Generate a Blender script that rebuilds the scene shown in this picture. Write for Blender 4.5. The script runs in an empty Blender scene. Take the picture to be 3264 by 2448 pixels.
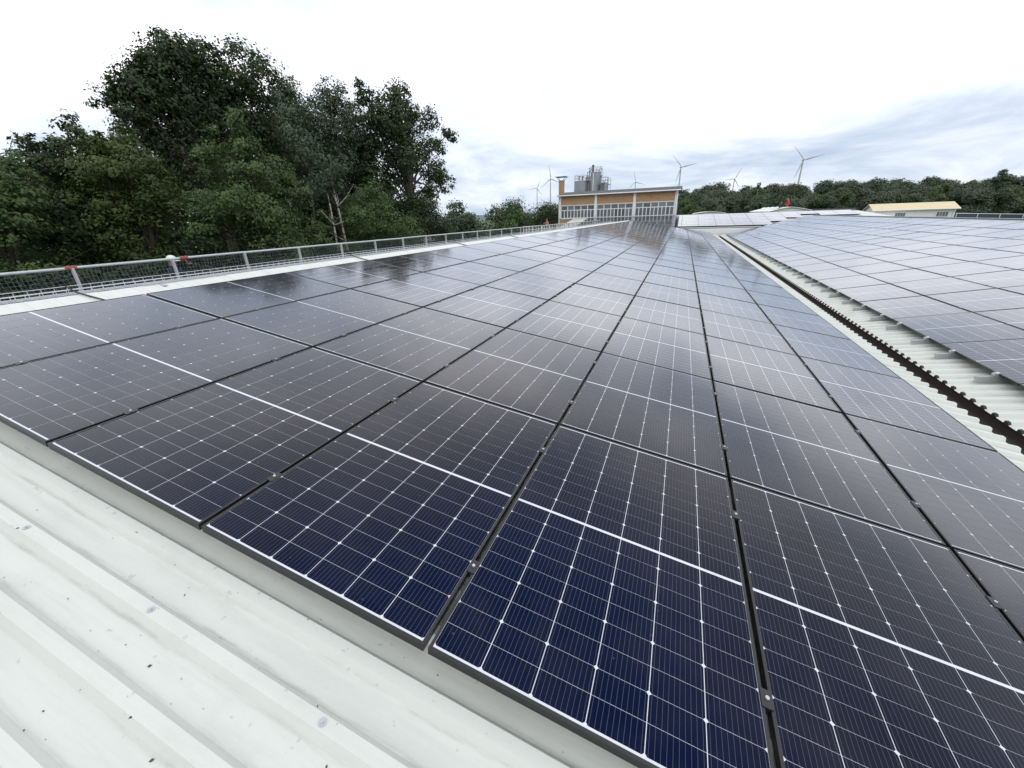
import bpy, bmesh, math, random
import numpy as np
from mathutils import Matrix, Vector
random.seed(7)
rng = np.random.default_rng(7)
scene = bpy.context.scene
COL = scene.collection
R = math.radians
SL = R(9.69)                       # slope of the two big roof planes
CS, SN = math.cos(SL), math.sin(SL)

# ------------------------------------------------------------------ camera, sky, sun, exposure
CAM = Vector((5.219, -0.721, 0.612))
RIGHT = Vector((0.92758766, 0.37232617, -0.03089253))
DOWN = Vector((0.11779794, -0.36993693, -0.92155863))
FWD = Vector((-0.35454868, 0.85118734, -0.38700819))
cam = bpy.data.cameras.new('camera')
cam.sensor_width = 36.0
cam.lens = 36.0 * 1256.4 / 3264.0
cam.clip_start, cam.clip_end = 0.05, 12000
cam_o = bpy.data.objects.new('camera', cam)
COL.objects.link(cam_o)
m = Matrix((RIGHT, -DOWN, -FWD)).transposed().to_4x4()
m.translation = CAM
cam_o.matrix_world = m
scene.camera = cam_o

SUN_EL, SUN_AZ = R(48), R(150)     # azimuth measured from +Y towards +X
world = bpy.data.worlds.new('World')
scene.world = world
world.use_nodes = True
wn, wl = world.node_tree.nodes, world.node_tree.links
wn.clear()
def wnode(t, **k):
    n = wn.new(t)
    for a, b in k.items(): setattr(n, a, b)
    return n
sky = wnode('ShaderNodeTexSky', sky_type='NISHITA', sun_disc=False, sun_elevation=SUN_EL, sun_rotation=SUN_AZ)
bg_sky = wnode('ShaderNodeBackground'); bg_sky.inputs['Strength'].default_value = 0.1
wl.new(sky.outputs[0], bg_sky.inputs['Color'])
tc = wnode('ShaderNodeTexCoord')
sep = wnode('ShaderNodeSeparateXYZ'); wl.new(tc.outputs['Generated'], sep.inputs[0])
zc = wnode('ShaderNodeMath', operation='MAXIMUM'); wl.new(sep.outputs['Z'], zc.inputs[0]); zc.inputs[1].default_value = 0.0
za = wnode('ShaderNodeMath', operation='ADD'); wl.new(zc.outputs[0], za.inputs[0]); za.inputs[1].default_value = 0.17
dv = wnode('ShaderNodeVectorMath', operation='SCALE')
inv = wnode('ShaderNodeMath', operation='DIVIDE'); inv.inputs[0].default_value = 1.0; wl.new(za.outputs[0], inv.inputs[1])
wl.new(tc.outputs['Generated'], dv.inputs[0]); wl.new(inv.outputs[0], dv.inputs['Scale'])
mp = wnode('ShaderNodeMapping'); mp.inputs['Location'].default_value = (3.1, 1.7, 0.0)
mp.inputs['Scale'].default_value = (1.0, 1.0, 0.15)
wl.new(dv.outputs[0], mp.inputs['Vector'])
nz = wnode('ShaderNodeTexNoise'); nz.inputs['Scale'].default_value = 0.85
nz.inputs['Detail'].default_value = 7; nz.inputs['Roughness'].default_value = 0.6; nz.inputs['Distortion'].default_value = 0.5
wl.new(mp.outputs[0], nz.inputs['Vector'])
# clouds thin to grey-blue low down, white higher up
hz = wnode('ShaderNodeMapRange', interpolation_type='SMOOTHSTEP')
hz.inputs['From Min'].default_value = 0.0; hz.inputs['From Max'].default_value = 0.26
hz.inputs['To Min'].default_value = 0.22; hz.inputs['To Max'].default_value = 0.0
wl.new(sep.outputs['Z'], hz.inputs['Value'])
ad = wnode('ShaderNodeMath', operation='ADD'); wl.new(nz.outputs['Fac'], ad.inputs[0]); wl.new(hz.outputs[0], ad.inputs[1])
rp = wnode('ShaderNodeValToRGB')
e = rp.color_ramp.elements
e[0].position = 0.50; e[0].color = (1.16, 1.18, 1.19, 1)
e[1].position = 0.90; e[1].color = (0.46, 0.57, 0.74, 1)
e2 = rp.color_ramp.elements.new(0.62); e2.color = (0.95, 1.0, 1.07, 1)
e3 = rp.color_ramp.elements.new(0.74); e3.color = (0.72, 0.80, 0.92, 1)
wl.new(ad.outputs[0], rp.inputs['Fac'])
nz2 = wnode('ShaderNodeTexNoise'); nz2.inputs['Scale'].default_value = 1.35
nz2.inputs['Detail'].default_value = 4; nz2.inputs['Roughness'].default_value = 0.5
wl.new(mp.outputs[0], nz2.inputs['Vector'])
rp2 = wnode('ShaderNodeValToRGB'); r2 = rp2.color_ramp.elements
r2[0].position = 0.36; r2[0].color = (0.84, 0.91, 1.02, 1)
r2[1].position = 0.66; r2[1].color = (1.86, 1.78, 1.74, 1)
wl.new(nz2.outputs['Fac'], rp2.inputs['Fac'])
hf = wnode('ShaderNodeMapRange', interpolation_type='SMOOTHSTEP'); hf.inputs['From Min'].default_value = 0.10; hf.inputs['From Max'].default_value = 0.34
wl.new(sep.outputs['Z'], hf.inputs['Value'])
mxr = wnode('ShaderNodeMix', data_type='RGBA'); wl.new(hf.outputs[0], mxr.inputs[0]); mxr.inputs[6].default_value = (0.98, 1.0, 1.04, 1); wl.new(rp2.outputs['Color'], mxr.inputs[7])
mm = wnode('ShaderNodeVectorMath', operation='MULTIPLY'); wl.new(rp.outputs['Color'], mm.inputs[0]); wl.new(mxr.outputs[2], mm.inputs[1])
bg_cl = wnode('ShaderNodeBackground'); bg_cl.inputs['Strength'].default_value = 1.0
wl.new(mm.outputs[0], bg_cl.inputs['Color'])
mx = wnode('ShaderNodeMixShader'); mx.inputs[0].default_value = 0.93
wl.new(bg_sky.outputs[0], mx.inputs[1]); wl.new(bg_cl.outputs[0], mx.inputs[2])
wo = wnode('ShaderNodeOutputWorld'); wl.new(mx.outputs[0], wo.inputs['Surface'])

sun = bpy.data.lights.new('sun', 'SUN'); sun.energy = 0.6; sun.angle = R(40); sun.color = (1.0, 0.96, 0.9)
sun_o = bpy.data.objects.new('sun', sun); COL.objects.link(sun_o)
sd = Vector((math.sin(SUN_AZ) * math.cos(SUN_EL), math.cos(SUN_AZ) * math.cos(SUN_EL), math.sin(SUN_EL)))
sun_o.rotation_euler = sd.to_track_quat('Z', 'Y').to_euler(); sun_o.location = sd * 60
vs = scene.view_settings
vs.view_transform = 'Standard'; vs.look = 'None'; vs.gamma = 1.0; vs.exposure = 0.0; vs.use_curve_mapping = False

# ------------------------------------------------------------------ helpers
def link(o, parent=None):
    COL.objects.link(o)
    if parent is not None: o.parent = parent
    return o
def tag(o, label=None, cat=None, group=None, kind=None):
    if label: o['label'] = label
    if cat: o['category'] = cat
    if group: o['group'] = group
    if kind: o['kind'] = kind
    return o
def empty(name, loc=(0, 0, 0), parent=None):
    o = bpy.data.objects.new(name, None); o.empty_display_size = 0.2; o.location = loc
    return link(o, parent)
def inst(name, mesh, parent=None, loc=None, rotz=None, mat4=None):
    o = bpy.data.objects.new(name, mesh)
    if mat4 is not None: o.matrix_local = mat4
    if loc is not None: o.location = loc
    if rotz is not None: o.rotation_euler = (0, 0, rotz)
    return link(o, parent)

class MB:
    def __init__(s): s.v = []; s.f = []; s.sm = []
    def add(s, vs, fs, smooth=False):
        b = len(s.v); s.v += [tuple(x) for x in vs]; s.f += [tuple(i + b for i in f) for f in fs]; s.sm += [smooth] * len(fs)
        return s
    def box(s, x0, x1, y0, y1, z0, z1, M=None):
        v = [Vector(p) for p in ((x0,y0,z0),(x1,y0,z0),(x1,y1,z0),(x0,y1,z0),(x0,y0,z1),(x1,y0,z1),(x1,y1,z1),(x0,y1,z1))]
        if M is not None: v = [M @ p for p in v]
        return s.add(v, [(0,3,2,1),(4,5,6,7),(0,1,5,4),(1,2,6,5),(2,3,7,6),(3,0,4,7)])
    def tube(s, p0, p1, r0, r1=None, n=8, cap=True, smooth=True):
        p0, p1 = Vector(p0), Vector(p1); r1 = r0 if r1 is None else r1
        d = (p1 - p0).normalized(); a = d.orthogonal().normalized(); b = d.cross(a)
        v = []
        for p, r in ((p0, r0), (p1, r1)):
            for i in range(n):
                t = 2 * math.pi * i / n
                v.append(p + (a * math.cos(t) + b * math.sin(t)) * r)
        s.add(v, [(i, (i + 1) % n, n + (i + 1) % n, n + i) for i in range(n)], smooth)
        if cap: s.add(v[:n], [tuple(range(n - 1, -1, -1))]); s.add(v[n:], [tuple(range(n))])
        return s
    def path(s, pts, r, n=6):
        for i in range(len(pts) - 1):
            ra = r[i] if isinstance(r, (list, tuple)) else r; rb = r[i + 1] if isinstance(r, (list, tuple)) else r
            s.tube(pts[i], pts[i + 1], ra, rb, n)
        return s
    def sphere(s, c, r, nu=10, nv=7, zmin=-1.0, sc=(1, 1, 1)):
        v = []; f = []
        for j in range(nv + 1):
            ph = math.asin(max(-1, zmin)) + (math.pi / 2 - math.asin(max(-1, zmin))) * j / nv
            for i in range(nu):
                t = 2 * math.pi * i / nu
                v.append((c[0] + r * sc[0] * math.cos(ph) * math.cos(t), c[1] + r * sc[1] * math.cos(ph) * math.sin(t), c[2] + r * sc[2] * math.sin(ph)))
        for j in range(nv):
            for i in range(nu): f.append((j*nu+i, j*nu+(i+1)%nu, (j+1)*nu+(i+1)%nu, (j+1)*nu+i))
        return s.add(v, f, True)
    def prism(s, poly, y0, y1, M=None):              # polygon in xz extruded along y
        n = len(poly)
        v = [Vector((x, y0, z)) for x, z in poly] + [Vector((x, y1, z)) for x, z in poly]
        if M is not None: v = [M @ p for p in v]
        return s.add(v, [tuple(range(n)), tuple(range(2*n-1, n-1, -1))] + [(i, n+i, n+(i+1)%n, (i+1)%n) for i in range(n)])
    def mesh(s, name, mat=None):
        me = bpy.data.meshes.new(name); me.from_pydata(s.v, [], s.f)
        me.polygons.foreach_set('use_smooth', s.sm)
        if mat: me.materials.append(mat)
        me.update(); return me
    def build(s, name, mat, parent=None, loc=None):
        return inst(name, s.mesh(name, mat), parent, loc)

# ------------------------------------------------------------------ materials
def newmat(name):
    mt = bpy.data.materials.new(name); mt.use_nodes = True
    nt = mt.node_tree; p = nt.nodes['Principled BSDF']
    return mt, nt, p
def N(nt, t, **k):
    n = nt.nodes.new(t)
    for a, b in k.items(): setattr(n, a, b)
    return n
def M2(nt, op, a, b=None, clamp=False):
    n = N(nt, 'ShaderNodeMath', operation=op); n.use_clamp = clamp
    for i, x in enumerate((a, b)):
        if x is None: continue
        if isinstance(x, (int, float)): n.inputs[i].default_value = x
        else: nt.links.new(x, n.inputs[i])
    return n.outputs[0]
def mixc(nt, fac, a, b):
    n = N(nt, 'ShaderNodeMix', data_type='RGBA')
    if isinstance(fac, (int, float)): n.inputs[0].default_value = fac
    else: nt.links.new(fac, n.inputs[0])
    for i, x in ((6, a), (7, b)):
        if isinstance(x, tuple): n.inputs[i].default_value = (*x, 1)
        else: nt.links.new(x, n.inputs[i])
    return n.outputs[2]
def noise(nt, vec, scale, detail=4, rough=0.55):
    n = N(nt, 'ShaderNodeTexNoise'); n.inputs['Scale'].default_value = scale
    n.inputs['Detail'].default_value = detail; n.inputs['Roughness'].default_value = rough
    if vec is not None: nt.links.new(vec, n.inputs['Vector'])
    return n.outputs['Fac']
def ramp(nt, x, a, b):
    n = N(nt, 'ShaderNodeMapRange'); n.inputs['From Min'].default_value = a; n.inputs['From Max'].default_value = b
    nt.links.new(x, n.inputs['Value']); return n.outputs[0]
def plain(name, col, rough=0.6, metal=0.0, var=0.12, scale=6.0, bump=0.0, coord='Object'):
    mt, nt, p = newmat(name)
    t = N(nt, 'ShaderNodeTexCoord')
    f = noise(nt, t.outputs[coord], scale, 5)
    c2 = tuple(max(0, x * (1 - var * 2)) for x in col); c1 = tuple(min(1, x * (1 + var)) for x in col)
    nt.links.new(mixc(nt, f, c1, c2), p.inputs['Base Color'])
    p.inputs['Roughness'].default_value = rough; p.inputs['Metallic'].default_value = metal
    if bump:
        b = N(nt, 'ShaderNodeBump'); b.inputs['Strength'].default_value = bump; b.inputs['Distance'].default_value = 0.01
        nt.links.new(noise(nt, t.outputs[coord], scale * 6, 4), b.inputs['Height']); nt.links.new(b.outputs[0], p.inputs['Normal'])
    return mt

def roof_mat(name, base, dirt):
    """coated sheet: faint streaks down the slope, speckle and scuffs"""
    mt, nt, p = newmat(name)
    g = N(nt, 'ShaderNodeNewGeometry')
    mp = N(nt, 'ShaderNodeMapping'); mp.inputs['Scale'].default_value = (0.35, 5.0, 1.0); nt.links.new(g.outputs['Position'], mp.inputs['Vector'])
    streak = ramp(nt, noise(nt, mp.outputs[0], 2.2, 6, 0.65), 0.48, 0.82)
    blot = ramp(nt, noise(nt, g.outputs['Position'], 1.6, 6, 0.7), 0.5, 0.85)
    fine = ramp(nt, noise(nt, g.outputs['Position'], 60, 3, 0.7), 0.55, 0.8)
    spk = ramp(nt, noise(nt, g.outputs['Position'], 26, 2, 0.5), 0.70, 0.74)
    k = M2(nt, 'ADD', M2(nt, 'MULTIPLY', streak, 0.35), M2(nt, 'MULTIPLY', blot, 0.25))
    k = M2(nt, 'ADD', k, M2(nt, 'MULTIPLY', fine, 0.10))
    k = M2(nt, 'ADD', k, M2(nt, 'MULTIPLY', spk, 0.35), True)
    tcx = N(nt, 'ShaderNodeTexCoord'); so = N(nt, 'ShaderNodeSeparateXYZ'); nt.links.new(tcx.outputs['Object'], so.inputs[0])
    wob = M2(nt, 'MULTIPLY', M2(nt, 'SUBTRACT', noise(nt, g.outputs['Position'], 7, 3), 0.5), 0.022)
    rc_ = M2(nt, 'ABSOLUTE', M2(nt, 'SUBTRACT', M2(nt, 'MULTIPLY', M2(nt, 'FRACT', M2(nt, 'DIVIDE', M2(nt, 'ADD', so.outputs[1], wob), 0.207)), 0.207), 0.1035))
    seam = M2(nt, 'SUBTRACT', 1.0, M2(nt, 'DIVIDE', M2(nt, 'ABSOLUTE', M2(nt, 'SUBTRACT', rc_, 0.048)), 0.011), True)
    mp2 = N(nt, 'ShaderNodeMapping'); mp2.inputs['Scale'].default_value = (1.0, 6.0, 1.0); nt.links.new(g.outputs['Position'], mp2.inputs['Vector'])
    pat = ramp(nt, noise(nt, mp2.outputs[0], 1.7, 5, 0.7), 0.42, 0.72)
    k = M2(nt, 'ADD', k, M2(nt, 'MULTIPLY', M2(nt, 'MULTIPLY', seam, pat), 0.75), True)
    nt.links.new(mixc(nt, k, base, dirt), p.inputs['Base Color'])
    p.inputs['Roughness'].default_value = 0.5
    p.inputs['Specular IOR Level'].default_value = 0.35
    b = N(nt, 'ShaderNodeBump'); b.inputs['Strength'].default_value = 0.25; b.inputs['Distance'].default_value = 0.004
    nt.links.new(noise(nt, g.outputs['Position'], 5, 3), b.inputs['Height']); nt.links.new(b.outputs[0], p.inputs['Normal'])
    return mt
M_roof = roof_mat('white_sheet_metal', (0.58, 0.60, 0.555), (0.29, 0.29, 0.25))
M_flash = roof_mat('pale_flashing', (0.62, 0.63, 0.60), (0.36, 0.35, 0.32))
M_wallw = roof_mat('white_cladding', (0.70, 0.71, 0.70), (0.45, 0.44, 0.42))

PW, PL = 1.134, 1.722             # panel size
CELLW, CELLH, GX, GY, MID = 0.182, 0.091, 0.0032, 0.0016, 0.016
U0 = (PW - (6 * CELLW + 5 * GX)) / 2
V0 = (PL - (18 * CELLH + 16 * GY + MID)) / 2
def glass_finish(nt, p, vec):
    """anti-reflection coated solar glass over the matt layer: weak mirror head-on, strong at grazing angles"""
    p.inputs['Specular IOR Level'].default_value = 0.0; p.inputs['Roughness'].default_value = 0.9
    v = N(nt, 'ShaderNodeTexVoronoi'); v.inputs['Scale'].default_value = 16.0; nt.links.new(vec, v.inputs['Vector'])
    drop = M2(nt, 'MULTIPLY', M2(nt, 'LESS_THAN', v.outputs['Distance'], 0.075), M2(nt, 'GREATER_THAN', N_col(nt, v), 0.7))
    b = N(nt, 'ShaderNodeBump'); b.inputs['Strength'].default_value = 0.4; b.inputs['Distance'].default_value = 0.001
    nt.links.new(drop, b.inputs['Height'])
    b2 = N(nt, 'ShaderNodeBump'); b2.inputs['Strength'].default_value = 0.05; b2.inputs['Distance'].default_value = 0.01
    nt.links.new(noise(nt, vec, 1.1, 2), b2.inputs['Height']); nt.links.new(b2.outputs[0], b.inputs['Normal'])
    lw = N(nt, 'ShaderNodeLayerWeight'); lw.inputs['Blend'].default_value = 0.5; nt.links.new(b.outputs[0], lw.inputs['Normal'])
    fac = M2(nt, 'ADD', M2(nt, 'MULTIPLY', M2(nt, 'POWER', lw.outputs['Facing'], 3.6), 0.97), 0.002, True)
    gl = N(nt, 'ShaderNodeBsdfGlossy'); gl.inputs['Color'].default_value = (0.91, 0.935, 1.0, 1)
    rr = N(nt, 'ShaderNodeMapRange'); rr.inputs['From Min'].default_value = .3; rr.inputs['From Max'].default_value = .7
    rr.inputs['To Min'].default_value = 0.07; rr.inputs['To Max'].default_value = 0.13
    nt.links.new(noise(nt, vec, 3.0, 4), rr.inputs['Value']); nt.links.new(rr.outputs[0], gl.inputs['Roughness'])
    nt.links.new(b.outputs[0], gl.inputs['Normal'])
    ms = N(nt, 'ShaderNodeMixShader'); nt.links.new(fac, ms.inputs[0]); nt.links.new(p.outputs[0], ms.inputs[1]); nt.links.new(gl.outputs[0], ms.inputs[2])
    nt.links.new(ms.outputs[0], nt.nodes['Material Output'].inputs['Surface'])
    return drop
def N_col(nt, v):
    s = N(nt, 'ShaderNodeSeparateColor'); nt.links.new(v.outputs['Color'], s.inputs[0]); return s.outputs[0]
CELL = (0.0045, 0.0055, 0.0125)
BUSC = (0.085, 0.09, 0.12)
WHITE = (0.66, 0.68, 0.72)
def cell_tone(nt, vec):
    """nitride-coated cells: blue seen head-on, violet-brown at a slant, each a little different"""
    lw = N(nt, 'ShaderNodeLayerWeight'); lw.inputs['Blend'].default_value = 0.5
    a = M2(nt, 'ADD', lw.outputs['Facing'], M2(nt, 'MULTIPLY', M2(nt, 'SUBTRACT', noise(nt, vec, 0.9, 3), 0.5), 0.35))
    return mixc(nt, ramp(nt, a, 0.20, 0.50), (0.0014, 0.0055, 0.0250), (0.0072, 0.0046, 0.0060))
def busbars(nt, u, pitch, off, w):
    x = M2(nt, 'FRACT', M2(nt, 'DIVIDE', M2(nt, 'SUBTRACT', u, off), pitch))
    return M2(nt, 'LESS_THAN', M2(nt, 'ABSOLUTE', M2(nt, 'SUBTRACT', x, 0.5)), w / pitch / 2)
# material of one single cell (own mesh, uv in metres over the panel)
def mat_cell():
    mt, nt, p = newmat('silicon_cell')
    uv = N(nt, 'ShaderNodeTexCoord'); g = N(nt, 'ShaderNodeNewGeometry')
    sp = N(nt, 'ShaderNodeSeparateXYZ'); nt.links.new(uv.outputs['Object'], sp.inputs[0])
    bus = busbars(nt, sp.outputs[0], CELLW / 10, 0.0, 0.0011)
    drop = glass_finish(nt, p, g.outputs['Position'])
    c = mixc(nt, bus, cell_tone(nt, g.outputs['Position']), BUSC)
    c = dusty(nt, c, g.outputs['Position'], drop)
    nt.links.new(c, p.inputs['Base Color'])
    return mt
def dusty(nt, c, vec, drop):
    d = ramp(nt, noise(nt, vec, 1.9, 6, 0.7), 0.45, 0.8)
    c = mixc(nt, M2(nt, 'MULTIPLY', d, 0.07), c, (0.17, 0.15, 0.14))
    return mixc(nt, M2(nt, 'MULTIPLY', drop, 0.30), c, (0.11, 0.11, 0.12))
def mat_backsheet():
    mt, nt, p = newmat('white_backsheet')
    g = N(nt, 'ShaderNodeNewGeometry'); glass_finish(nt, p, g.outputs['Position'])
    f = noise(nt, g.outputs['Position'], 9, 3)
    nt.links.new(mixc(nt, f, WHITE, tuple(x * 0.85 for x in WHITE)), p.inputs['Base Color'])
    return mt
def mat_laminate():
    mt, nt, p = newmat('cell_laminate')
    uv = N(nt, 'ShaderNodeUVMap'); g = N(nt, 'ShaderNodeNewGeometry')
    sp = N(nt, 'ShaderNodeSeparateXYZ'); nt.links.new(uv.outputs[0], sp.inputs[0])
    u, v = sp.outputs[0], sp.outputs[1]
    def dist_to_grid(x, off, pitch):
        a = M2(nt, 'ADD', M2(nt, 'DIVIDE', M2(nt, 'SUBTRACT', x, off), pitch), 0.5)
        return M2(nt, 'MULTIPLY', M2(nt, 'ABSOLUTE', M2(nt, 'SUBTRACT', M2(nt, 'FRACT', a), 0.5)), pitch)
    du = dist_to_grid(u, U0 - GX / 2, CELLW + GX)
    vc = M2(nt, 'ABSOLUTE', M2(nt, 'SUBTRACT', v, PL / 2))
    vm = M2(nt, 'SUBTRACT', vc, MID / 2)
    dvv = dist_to_grid(vm, -GY / 2, CELLH + GY)
    dv2 = dist_to_grid(vm, -GY / 2, 2 * (CELLH + GY))
    w = M2(nt, 'LESS_THAN', du, GX / 2)
    w = M2(nt, 'MAXIMUM', w, M2(nt, 'LESS_THAN', dvv, GY / 2))
    w = M2(nt, 'MAXIMUM', w, M2(nt, 'LESS_THAN', vm, 0.0))
    w = M2(nt, 'MAXIMUM', w, M2(nt, 'GREATER_THAN', vm, 9 * (CELLH + GY) - GY))
    w = M2(nt, 'MAXIMUM', w, M2(nt, 'LESS_THAN', M2(nt, 'ADD', du, dv2), 0.0068))
    w = M2(nt, 'MAXIMUM', w, M2(nt, 'GREATER_THAN', M2(nt, 'ABSOLUTE', M2(nt, 'SUBTRACT', u, PW / 2)), PW / 2 - U0))
    bus = busbars(nt, M2(nt, 'SUBTRACT', u, U0), CELLW / 10 + GX / 10, 0.0, 0.0011)
    drop = glass_finish(nt, p, g.outputs['Position'])
    c = mixc(nt, bus, cell_tone(nt, g.outputs['Position']), BUSC)
    c = mixc(nt, w, c, WHITE)
    c = dusty(nt, c, g.outputs['Position'], drop)
    nt.links.new(c, p.inputs['Base Color'])
    return mt
M_cell, M_back, M_lam = mat_cell(), mat_backsheet(), mat_laminate()
M_frame = plain('black_anodised_frame', (0.012, 0.012, 0.014), 0.38, 0.0, 0.2, 20)
M_clamp = plain('black_clamp', (0.018, 0.018, 0.02), 0.4)
M_alu = plain('bare_aluminium', (0.55, 0.56, 0.57), 0.38, 0.7, 0.1, 15)
M_galv = plain('galvanised_steel', (0.50, 0.53, 0.54), 0.45, 0.4, 0.15, 30)
M_tray = plain('zinc_plated_wire', (0.62, 0.65, 0.68), 0.4, 0.3, 0.1, 30)
M_gutter = plain('brown_gutter', (0.075, 0.055, 0.048), 0.8, 0.0, 0.25, 8, 0.3)
M_foam = plain('dark_foam', (0.050, 0.038, 0.034), 0.9, 0.0, 0.2, 30)
M_net = plain('green_net_cord', (0.13, 0.185, 0.18), 0.8, 0.0, 0.15, 30)
M_red = plain('red_strap', (0.30, 0.085, 0.07), 0.7)
M_cable = plain('black_cable', (0.02, 0.02, 0.02), 0.5)
M_wood = plain('weathered_board', (0.22, 0.18, 0.13), 0.85, 0.0, 0.2, 5)
M_whitep = plain('white_paint', (0.70, 0.71, 0.70), 0.5, 0.0, 0.08, 4)
M_darkroof = plain('dark_bitumen_roof', (0.05, 0.062, 0.072), 0.8, 0.0, 0.2, 2)
M_steelgrey = plain('grey_stainless_tank', (0.30, 0.31, 0.34), 0.4, 0.45, 0.12, 1.2)
M_darksteel = plain('dark_pipework', (0.10, 0.10, 0.115), 0.5, 0.4)
M_turb = plain('turbine_grey_white', (0.42, 0.44, 0.46), 0.5, 0.0, 0.03, 0.2)
M_conc = plain('grey_render', (0.36, 0.35, 0.33), 0.85, 0.0, 0.1, 2, 0.2)
M_cream = plain('cream_sheet_roof', (0.62, 0.52, 0.32), 0.55, 0.0, 0.06, 2)
M_bark = plain('bark', (0.055, 0.045, 0.035), 0.95, 0.0, 0.25, 8, 0.5)
def birch_mat():
    mt, nt, p = newmat('birch_bark'); t = N(nt, 'ShaderNodeTexCoord')
    mp = N(nt, 'ShaderNodeMapping'); mp.inputs['Scale'].default_value = (1, 1, 4); nt.links.new(t.outputs['Object'], mp.inputs['Vector'])
    f = ramp(nt, noise(nt, mp.outputs[0], 3.0, 4, 0.7), 0.5, 0.6)
    nt.links.new(mixc(nt, f, (0.50, 0.47, 0.42), (0.05, 0.045, 0.04)), p.inputs['Base Color']); p.inputs['Roughness'].default_value = 0.9
    return mt
M_birch = birch_mat()
def brick_mat():
    mt, nt, p = newmat('ochre_brick'); t = N(nt, 'ShaderNodeTexCoord')
    mp = N(nt, 'ShaderNodeMapping'); mp.inputs['Rotation'].default_value = (R(90), 0, 0); nt.links.new(t.outputs['Object'], mp.inputs['Vector'])
    b = N(nt, 'ShaderNodeTexBrick'); nt.links.new(mp.outputs[0], b.inputs['Vector'])
    b.inputs['Scale'].default_value = 1.0; b.inputs['Brick Width'].default_value = 0.25; b.inputs['Row Height'].default_value = 0.083
    b.inputs['Mortar Size'].default_value = 0.008; b.inputs['Mortar Smooth'].default_value = 0.3
    b.inputs['Color1'].default_value = (0.42, 0.26, 0.135, 1); b.inputs['Color2'].default_value = (0.33, 0.19, 0.095, 1); b.inputs['Mortar'].default_value = (0.30, 0.24, 0.17, 1)
    st = ramp(nt, noise(nt, t.outputs['Object'], 0.9, 5, 0.7), 0.52, 0.8)
    nt.links.new(mixc(nt, M2(nt, 'MULTIPLY', st, 0.7), b.outputs['Color'], (0.22, 0.10, 0.05)), p.inputs['Base Color'])
    p.inputs['Roughness'].default_value = 0.9
    return mt
M_brick = brick_mat()
def glass_mat():
    mt, nt, p = newmat('dusty_window_glass'); t = N(nt, 'ShaderNodeTexCoord')
    oi = N(nt, 'ShaderNodeObjectInfo')
    f = noise(nt, t.outputs['Object'], 1.3, 4)
    c = mixc(nt, f, (0.035, 0.042, 0.048), (0.13, 0.145, 0.15))
    nt.links.new(mixc(nt, M2(nt, 'MULTIPLY', oi.outputs['Random'], 0.75), c, (0.20, 0.22, 0.23)), p.inputs['Base Color'])
    p.inputs['Roughness'].default_value = 0.15
    return mt
M_glass = glass_mat()
def leaf_mat(name, c1, c2):
    mt, nt, p = newmat(name); g = N(nt, 'ShaderNodeNewGeometry'); at = N(nt, 'ShaderNodeAttribute'); at.attribute_name = 'tone'
    f = noise(nt, g.outputs['Position'], 0.55, 3)
    f = M2(nt, 'ADD', M2(nt, 'MULTIPLY', f, 0.5), M2(nt, 'MULTIPLY', at.outputs['Fac'], 0.6), True)
    nt.links.new(mixc(nt, f, c1, c2), p.inputs['Base Color'])
    p.inputs['Roughness'].default_value = 0.55; p.inputs['Specular IOR Level'].default_value = 0.25
    tr = N(nt, 'ShaderNodeBsdfTranslucent'); nt.links.new(mixc(nt, f, tuple(x * 0.9 for x in c1), (c2[0] * 1.2, c2[1] * 1.2, c2[2] * 0.6)), tr.inputs['Color'])
    ms = N(nt, 'ShaderNodeMixShader'); ms.inputs[0].default_value = 0.18
    nt.links.new(p.outputs[0], ms.inputs[1]); nt.links.new(tr.outputs[0], ms.inputs[2])
    nt.links.new(ms.outputs[0], nt.nodes['Material Output'].inputs['Surface'])
    return mt
L_dark = leaf_mat('leaf_dark', (0.012, 0.024, 0.011), (0.062, 0.096, 0.036))
L_mid = leaf_mat('leaf_mid', (0.016, 0.037, 0.013), (0.105, 0.165, 0.056))
L_yell = leaf_mat('leaf_yellowgreen', (0.016, 0.034, 0.010), (0.105, 0.145, 0.042))
L_grey = leaf_mat('leaf_greygreen', (0.020, 0.040, 0.024), (0.100, 0.145, 0.082))
L_shade = leaf_mat('leaf_shade_dark', (0.006, 0.013, 0.009), (0.022, 0.036, 0.020))  # near-black leaf colour that paints in the shade behind the net
L_wood = leaf_mat('leaf_woodland', (0.045, 0.066, 0.046), (0.115, 0.145, 0.085))
M_grass = plain('meadow_grass', (0.06, 0.085, 0.03), 0.95, 0.0, 0.3, 0.05, 0, 'Object')
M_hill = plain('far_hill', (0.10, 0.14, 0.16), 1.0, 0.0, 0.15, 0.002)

# ------------------------------------------------------------------ setting: ground, hills
GZ = -6.5
g = MB(); n = 24; S_ = 6000
for j in range(n):
    for i in range(n):
        x0, x1 = -S_ + 2 * S_ * i / n, -S_ + 2 * S_ * (i + 1) / n; y0, y1 = -S_ + 2 * S_ * j / n, -S_ + 2 * S_ * (j + 1) / n
        g.add([(x0, y0, GZ), (x1, y0, GZ), (x1, y1, GZ), (x0, y1, GZ)], [(0, 1, 2, 3)])
tag(g.build('ground', M_grass), 'grassy ground around the factory halls', kind='structure')
h = MB(); pts = []
for i in range(81):
    a = R(-75 + 130 * i / 80)
    zt = 16 + 26 * (0.5 + 0.5 * math.sin(i * 0.23)) + 9 * math.sin(i * 0.71)
    for d, z in ((3600, GZ - 2), (4300, zt), (5200, GZ - 2)): pts.append((d * math.sin(a), d * math.cos(a), z))
h.add(pts, [(i*3+k, i*3+k+1, (i+1)*3+k+1, (i+1)*3+k) for i in range(80) for k in (0, 1)], True)
tag(h.build('hills', M_hill), 'low blue hills on the far horizon', kind='structure')

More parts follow.
